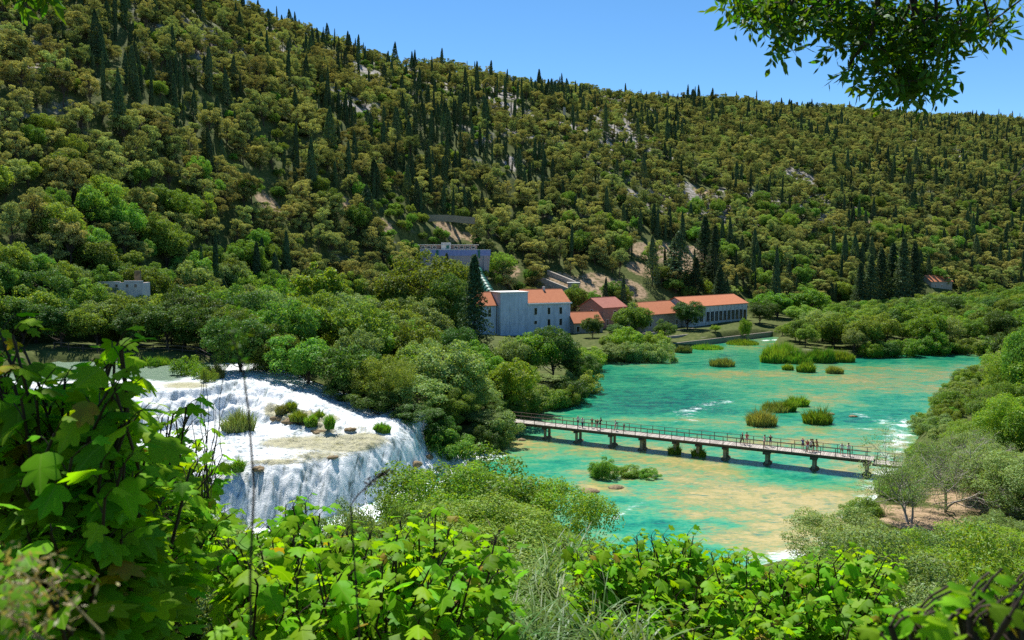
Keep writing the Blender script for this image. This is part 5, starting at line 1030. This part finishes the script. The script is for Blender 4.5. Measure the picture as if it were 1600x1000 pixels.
# ------------------------------------------------------------------ fig trees close to the camera
OUT = np.array([(0, 0), (.13, -.05), (.30, .02), (.44, .16), (.40, .30), (.27, .36), (.36, .50), (.40, .68), (.27, .72), (.16, .66), (.10, .84), (0, 1.0)])
OUT = np.concatenate([OUT, OUT[1:-1][::-1] * [-1, 1]])
def leaf_shape(fold, droop):
    V = [(0, .42, .035)] + [(x, y, 0) for x, y in OUT]; V = np.array(V, float); V[:, 2] += -fold * np.abs(V[:, 0]) - droop * V[:, 1] ** 2 ; V[0, 2] += 0
    n = len(OUT); return V, np.array([[0, 1 + i, 1 + (i + 1) % n] for i in range(n)])
def frames(nrm, tip):
    y = unit(tip - (tip * nrm).sum(1, keepdims=True) * nrm); x = np.cross(y, nrm); return np.stack([x, y, nrm], 1)
def make_fig(name, label, base, tips, r, size, nleaf, matl='fig', rad=.03, ends=None):
    """tips (n,3): shoot ends. A few limbs rise from the base, shoots leave the limbs, leaves sit round each shoot's end."""
    root = empty(name, tuple(base)); tag(root, label, 'tree'); base = np.asarray(base, float); wood = MB(); tips = np.asarray(tips) - base
    nb = max(3, len(tips) // 14); cen = tips[r.choice(len(tips), nb, replace=False)]
    hubs = []
    for c in cen:
        hub = c * .62 + r.normal(size=3) * .08; hub[2] = c[2] * .55; pts = curve((r.normal() * .12, r.normal() * .12, -.3), hub, 7, .03, r, .05); wood.tube(pts, np.linspace(rad, rad * .55, 7), 6, cap=False); hubs.append(hub)
    hubs = np.array(hubs); LP_, LN, LT, LS = [], [], [], []; V0, F0 = leaf_shape(.22, .16); V1, F1 = leaf_shape(-.05, .30); V2, F2 = leaf_shape(.5, .1)
    for t in tips:
        j = int(np.argmin(np.linalg.norm(hubs - t, axis=1) + r.uniform(0, .3, len(hubs)))); pts = curve(hubs[j], t, 7, .035, r, -.06); wood.tube(pts, np.linspace(rad * .42, .0045, 7), 5, cap=False)
        d = unit(pts[-1] - pts[-3])
        for i in range(nleaf):
            f = 1 - (i / nleaf) * .42; q = pts[0] + (pts[-1] - pts[0]) * f; fi = f * 6; a_ = int(min(5, fi)); q = pts[a_] + (pts[a_ + 1] - pts[a_]) * (fi - a_)
            ang = i * 2.4 + r.uniform(-.4, .4); o = np.array([math.cos(ang), math.sin(ang), r.uniform(-.1, .7) if i > 2 else r.uniform(.3, 1.1)]); o = unit(o + d * .35); pl = r.uniform(.05, .11) * (size / .15)
            s = size * r.uniform(.55, 1.15) * (1 if i > 1 else .6); b = q + o * pl; wood.tube([q, q + o * pl * .5 + [0, 0, .006], b], .0022, 3, 0, cap=False)
            LP_.append(b); LT.append(unit(o * [1, 1, .2] + np.array([0, 0, r.uniform(-.75, .1)]))); LN.append(unit(np.array([r.normal() * .55, r.normal() * .55, 1.0]) + o * .45)); LS.append(s)
    LP_, LN, LT, LS = map(np.array, (LP_, LN, LT, LS)); Fm = frames(LN, LT); pcs = []; uv = []; sel = r.integers(0, 3, len(LP_))
    for k, (V, Fc) in enumerate(((V0, F0), (V1, F1), (V2, F2))):
        ii = np.where(sel == k)[0]
        if len(ii) == 0: continue
        W_ = np.einsum('vk,nkj->nvj', V, Fm[ii]) * LS[ii][:, None, None] + LP_[ii][:, None]; uv.append(np.tile(V[:, :2], (len(ii), 1))); pcs.append((W_.reshape(-1, 3), (Fc[None] + (np.arange(len(ii)) * len(V))[:, None, None]).reshape(-1, 3), 0))
    wood.build('branch', M['twig'], root, smooth=True); fm_ = mesh_of('foliage', pcs, [M[matl]], True); uv = np.concatenate(uv); attr(fm_, 'lx', uv[:, 0]); attr(fm_, 'ly', uv[:, 1]); link('foliage', fm_, root); return root
def region_tips(blobs, r, jit=.5):
    """blobs: (px, py, rx, ry, near, far, count)"""
    out = []
    for px, py, rx, ry, d0, d1, n in blobs:
        a = r.random(n) * 6.283; q = np.sqrt(r.random(n)); D = r.uniform(d0, d1, n)
        for i in range(n): out.append(P(px + rx * q[i] * math.cos(a[i]), py + ry * q[i] * math.sin(a[i]), D[i]))
    return np.array(out)
def region_tips2(b, r): return region_tips([(*q[:6], int(q[6] * 1.6)) for q in b], r)
r = np.random.default_rng(91)
tL = region_tips2([(165, 560, 40, 30, 2.6, 3.0, 5), (120, 620, 70, 40, 2.6, 3.6, 12), (180, 650, 60, 45, 2.5, 3.3, 12), (60, 700, 110, 60, 2.4, 3.6, 16), (200, 740, 100, 60, 2.5, 3.8, 20), (90, 830, 130, 80, 2.3, 4.2, 30), (240, 860, 90, 80, 2.8, 4.5, 22), (10, 560, 35, 50, 2.6, 3.4, 8), (10, 620, 30, 40, 2.6, 3.2, 6), (120, 950, 160, 60, 2.4, 4.5, 26), (50, 900, 90, 60, 2.0, 2.6, 8)], r)
make_fig('fig_tree', 'dark leafy fig tree filling the lower left corner of the view', (-2.1, 3.2, T(-2.1, 3.2)), tL, r, .138, 9, rad=.035)
tL2 = region_tips2([(270, 690, 60, 40, 4.6, 5.6, 10), (300, 760, 50, 60, 4.5, 5.6, 12), (290, 840, 90, 60, 4.6, 6, 22), (180, 800, 120, 90, 5, 6.5, 22), (60, 780, 90, 120, 5, 6.5, 22), (290, 640, 20, 25, 3.6, 4.0, 3), (90, 650, 80, 60, 4.8, 6, 12)], r)
make_fig('fig_tree', 'brightly lit fig tree just behind the dark one on the left', (-2.6, 5.6, T(-2.6, 5.6)), tL2, r, .145, 8, rad=.03)
tM = region_tips2([(465, 800, 35, 20, 5.0, 5.6, 5), (490, 795, 20, 12, 5, 5.4, 2), (400, 850, 90, 30, 4.4, 5.6, 16), (560, 850, 80, 25, 4.6, 5.6, 16), (660, 830, 60, 35, 4.4, 5.4, 14), (730, 860, 70, 30, 4.4, 5.6, 14), (480, 920, 150, 60, 3.8, 5.4, 34), (680, 920, 120, 60, 3.8, 5.4, 30), (560, 985, 240, 40, 3.6, 5, 26), (770, 930, 40, 50, 4.6, 5.6, 8)], r)
make_fig('fig_tree', 'broad fig bush with large lit leaves across the lower centre', (-1.1, 4.6, T(-1.1, 4.6)), tM, r, .138, 10, rad=.03)
tR = region_tips2([(920, 865, 50, 25, 7, 8.2, 12), (1000, 860, 60, 25, 7, 8.4, 16), (1060, 850, 30, 20, 7, 8.0, 8), (1030, 845, 20, 12, 7.2, 7.8, 3), (1110, 880, 60, 22, 7, 8.4, 14), (1185, 885, 45, 22, 6.8, 8.2, 12), (1250, 895, 60, 25, 6.6, 8.4, 14), (1330, 880, 60, 22, 6.4, 7.6, 14), (1385, 885, 30, 16, 6.4, 7.2, 6), (960, 920, 80, 45, 6.8, 8.4, 26), (1080, 940, 90, 55, 6.2, 8, 36), (1220, 950, 90, 50, 6, 8, 34), (1340, 950, 80, 50, 5.8, 7.5, 22), (1000, 985, 100, 30, 5.6, 7, 16), (1180, 990, 160, 25, 5.6, 7, 22)], r)
make_fig('fig_tree', 'wide fig bush with many small bright leaves in the lower right centre', (2.4, 7.2, T(2.4, 7.2)), tR, r, .142, 10, rad=.03)
tC = region_tips([(1500, 955, 90, 25, 1.1, 1.5, 14), (1560, 975, 70, 25, 1.0, 1.4, 12), (1440, 985, 60, 15, 1.1, 1.4, 9), (1600, 935, 30, 20, 1.1, 1.4, 5)], r)
make_fig('fig_tree', 'dark soft-focus fig shoots in the bottom right corner', (.7, 1.15, T(.7, 1.15)), tC, r, .09, 6, rad=.0035)

# long strap-leaved grass in the lower centre
def grass_tuft(name, label, px, py, D, n, L_, seed, m_='strap', wd=.008, cat='grass clump', up=1.0):
    r = np.random.default_rng(seed); b = P(px, py, D); V = []; F4 = []
    for i in range(n):
        a = r.random() * 6.283; o = r.normal(size=2) * .16; el = r.uniform(.35, 1.3) * up; k = 6; ln = L_ * r.uniform(.5, 1.15); h = np.array([math.cos(a), math.sin(a)]); w_ = wd * r.uniform(.7, 1.3); pz = np.array([-h[1], h[0], 0]) ; q = np.array([o[0], o[1], 0.0]); ang = el; s0 = len(V)
        for j in range(k + 1):
            ww_ = w_ * (1 - (j / k) ** 1.6) + .0006; V += [q - pz * ww_, q + pz * ww_]; q = q + np.array([h[0] * math.cos(ang), h[1] * math.cos(ang), math.sin(ang)]) * ln / k; ang -= r.uniform(.1, .34)
        F4 += [[s0 + 2 * j, s0 + 2 * j + 1, s0 + 2 * j + 3, s0 + 2 * j + 2] for j in range(k)]
    return tag(link(name, mesh_of(name, [(np.array(V), np.array(F4), 0)], [M[m_]]), None, tuple(b)), label, cat)
for i, (px, py, D, n, L_, lb) in enumerate([(870, 960, 7.0, 150, .75, 'arching long-leaved grass clump left of the right fig bush'), (930, 990, 6.0, 150, .7, 'pale arching grass clump at the bottom centre'), (850, 900, 9.0, 170, .95, 'tall long-leaved grass clump below the small fine-leaved shrub'), (820, 1000, 5.6, 120, .6, 'grass clump at the bottom edge right of the centre figs'), (990, 1010, 5.2, 110, .6, 'grass clump at the bottom edge under the right fig bush'), (895, 870, 11, 150, 1.0, 'farther grass clump above the arching ones')]):
    grass_tuft('grass_clump', lb, px, py + 30, D, n, L_, 600 + i)
# close stems and seed heads
r = np.random.default_rng(95)
st = empty('grass_stalk', tuple(P(392, 1050, .95))); tag(st, 'thin dark out-of-focus stalk rising across the falls', 'stalk'); b0 = P(392, 1050, .95)
pts = np.array([P(392, 1050, .95), P(391, 900, .95), P(397, 760, .96), P(388, 640, .97), P(380, 580, .98), P(370, 545, .98), P(355, 515, .99)]) - b0; pts = np.concatenate([[[0, -.02, -.9]], pts]); MB().tube(pts, np.linspace(.0022, .0009, len(pts)), 6).build('stem', M['twig'], st)
q = np.concatenate([P(375, 540, .98)[None] - b0 + np.array([0, 0, 0])]); n = 90; t = r.random(n); Pn = (P(378, 575, .98) - b0) * (1 - t[:, None]) + (P(368, 470, .99) - b0) * t[:, None] + r.normal(size=(n, 3)) * .007
V, Fc = cards(Pn, unit(r.normal(size=(n, 3))), .006, r, .25); link('seed_head', mesh_of('seed_head', [(V, Fc, 0)], [M['ash']]), st)
def panicle(label, pa, pb, D, n, s, m_='drygrass'):
    a, b = P(*pa, D), P(*pb, D * 1.03); root = empty('grass_stalk', tuple(a)); tag(root, label, 'stalk'); c = curve((0, 0, 0), b - a, 8, .012, r, .12); c = np.concatenate([[[.05, -.05, -.8]], c]); MB().tube(c, np.linspace(.0016, .0006, 9), 5).build('stem', M[m_], root)
    t = r.random(n) ** .8 * .75 + .25; i = np.clip((t * 7).astype(int), 0, 6) + 1; Pn = c[i] + (c[np.minimum(i + 1, 8)] - c[i]) * ((t * 7) % 1)[:, None] + r.normal(size=(n, 3)) * [s, s, s * .8]; V, Fc = cards(Pn, unit(r.normal(size=(n, 3))), .006, r, .28); link('seed_head', mesh_of('seed_head', [(V, Fc, 0)], [M[m_]]), root)
panicle('pale drooping seed head in the bottom left corner', (160, 990), (10, 890), .85, 190, .02); panicle('second feathery seed head at the left edge bottom', (90, 1030), (-20, 950), .82, 120, .018)
panicle('dark out-of-focus seed head over the foot of the falls', (548, 790), (610, 735), 1.3, 60, .004, 'twig')
tw = MB(); c0 = P(318, 700, 4.6)
for i in range(10):
    e_ = P(318 + r.uniform(-35, 40), 600 + r.uniform(-20, 80), 4.6 + r.uniform(-.2, .2)) - c0; tw.tube(curve((r.normal() * .02, 0, -.3), e_, 6, .03, r), np.linspace(.0035, .0012, 6), 4, cap=False)
o = tw.build('dead_twigs', M['bark'], None, tuple(c0)); tag(o, 'bare dead twigs sticking up beside the fig in front of the falls', 'twigs'); o.name = 'dead_shoot'

# ------------------------------------------------------------------ overhanging ash branch, top right
def ash(label, anchor, blobs, r, size=.072, trunk=None, extra=()):
    root = empty('ash_tree', tuple(trunk)); tag(root, label, 'tree'); tr = np.array(trunk, float); wood = MB(); anc = np.array(anchor) - tr
    tb = MB(); tb.tube(curve((0, 0, -.4), anc + [1.2, .3, .6], 8, .01, r), np.linspace(.22, .10, 8), 10); tb.build('trunk', M['bark'], root, smooth=True)
    LPp, LTt, LNn, LSs = [], [], [], []
    for px, py, rx, ry, d0, d1, n in blobs:
        hub = P(px, py - 10, (d0 + d1) / 2) - tr; wood.tube(curve(anc + r.normal(size=3) * .15, hub, 8, .02, r, .08), np.linspace(.022, .007, 8), 6, cap=False)
        for t in region_tips([(px, py, rx, ry, d0, d1, n)], r) - tr:
            c = curve(hub, t, 5, .04, r, -.05); wood.tube(c, np.linspace(.0055, .0016, 5), 4, cap=False)
            for j in range(4):
                f = 1 - j * .2; i_ = min(3, int(f * 4)); q = c[i_] + (c[min(4, i_ + 1)] - c[i_]) * min(1, (f * 4 - i_)); d = unit(r.normal(size=3) * [1, 1, .5] + [0, 0, -.25]); Lr = r.uniform(.13, .2)
                ra = [q + d * Lr * k_ / 4 + np.array([0, 0, -.02 * (k_ / 4) ** 2]) for k_ in range(5)]; wood.tube(ra, .0011, 3, cap=False); nrm = unit(np.cross(d, r.normal(size=3))); sd_v = np.cross(nrm, d)
                for k_ in range(1, 5):
                    for sg in ((-1, 1) if k_ < 4 else (0,)):
                        LPp.append(ra[k_]); LTt.append(unit(d * .6 + sd_v * sg + r.normal(size=3) * .2 + [0, 0, -.2])); LNn.append(unit(nrm + r.normal(size=3) * .4)); LSs.append(size * r.uniform(.7, 1.3))
    S0 = np.array([(0, 0, 0), (.17, .35, -.03), (.14, .65, -.05), (0, 1, -.12), (-.14, .65, -.05), (-.17, .35, -.03)]); Fc = np.array([[0, 1, 2, 3], [0, 3, 4, 5]])
    Fm = frames(np.array(LNn), np.array(LTt)); W_ = np.einsum('vk,nkj->nvj', S0, Fm) * np.array(LSs)[:, None, None] + np.array(LPp)[:, None]; n = len(LPp)
    for e_ in extra: wood.tube([P(*q) - tr for q in e_[0]], np.linspace(e_[1], .0015, len(e_[0])), 5, cap=False)
    wood.build('branch', M['twig'], root, smooth=True); link('foliage', mesh_of('foliage', [(W_.reshape(-1, 3), (Fc[None] + (np.arange(n) * 6)[:, None, None]).reshape(-1, 4), 0)], [M['ash']]), root); print('ash leaflets', n)
r = np.random.default_rng(98)
ash('leafy tree overhead on the left, just touching the top left corner', (-3.2, 5.2, 33.6), [(60, -190, 220, 60, 4.6, 6.2, 34), (260, -280, 240, 90, 4.4, 6.4, 44), (120, -420, 260, 110, 4, 6.2, 40), (480, -320, 160, 90, 4.6, 6.2, 26), (30, -26, 40, 8, 5.0, 5.6, 5)], r, size=.11, trunk=(-5.6, 4.2, T(-5.6, 4.2)))
r = np.random.default_rng(97)
anc = P(1500, -160, 5.2)
Pold = P
def P(px, py, D): return Pold(px, py - (24 if D > 4 and px > 1000 else 0), D)
ash('leafy branch of an ash tree hanging into the top right sky', anc, [(1150, 18, 28, 22, 4.8, 5.6, 6), (1195, 40, 40, 32, 4.8, 5.8, 12), (1235, 15, 45, 25, 4.8, 5.8, 12), (1250, 60, 35, 22, 4.8, 5.6, 8), (1215, 80, 14, 18, 4.8, 5.4, 3), (1300, 25, 50, 35, 4.8, 6, 16), (1330, 75, 45, 30, 4.8, 5.8, 12), (1330, 130, 20, 14, 4.8, 5.3, 3),
     (1380, 45, 50, 45, 4.8, 6, 19), (1390, 105, 40, 30, 4.8, 5.8, 13), (1400, 145, 34, 18, 4.8, 5.6, 8), (1440, 60, 45, 40, 4.8, 6, 16), (1445, 150, 38, 22, 4.8, 5.5, 11), (1455, 105, 30, 26, 4.8, 5.6, 7), (1500, 55, 50, 30, 4.8, 6, 12), (1545, 62, 22, 18, 4.8, 5.6, 4), (1560, 10, 30, 14, 5, 5.8, 3), (1016, -960, 230, 200, 2.6, 3.4, 34), (1440, -30, 140, 30, 4.8, 6, 18)], r, trunk=(7.0, 5.2, T(7.0, 5.2)),  # the clump high above the view is added to shade the bottom right leaves
    extra=[([(1420, 70, 5), (1360, 92, 5), (1310, 100, 5), (1275, 96, 5)], .004), ([(1600, 20, 5), (1560, 50, 5), (1500, 90, 5), (1490, 120, 5)], .006), ([(1490, 60, 5.1), (1492, 100, 5.1), (1480, 135, 5.1), (1470, 150, 5.1)], .005), ([(1640, 255, 3), (1600, 262, 3), (1575, 290, 3)], .003), ([(1640, 270, 3), (1605, 285, 3), (1580, 305, 3)], .003)])
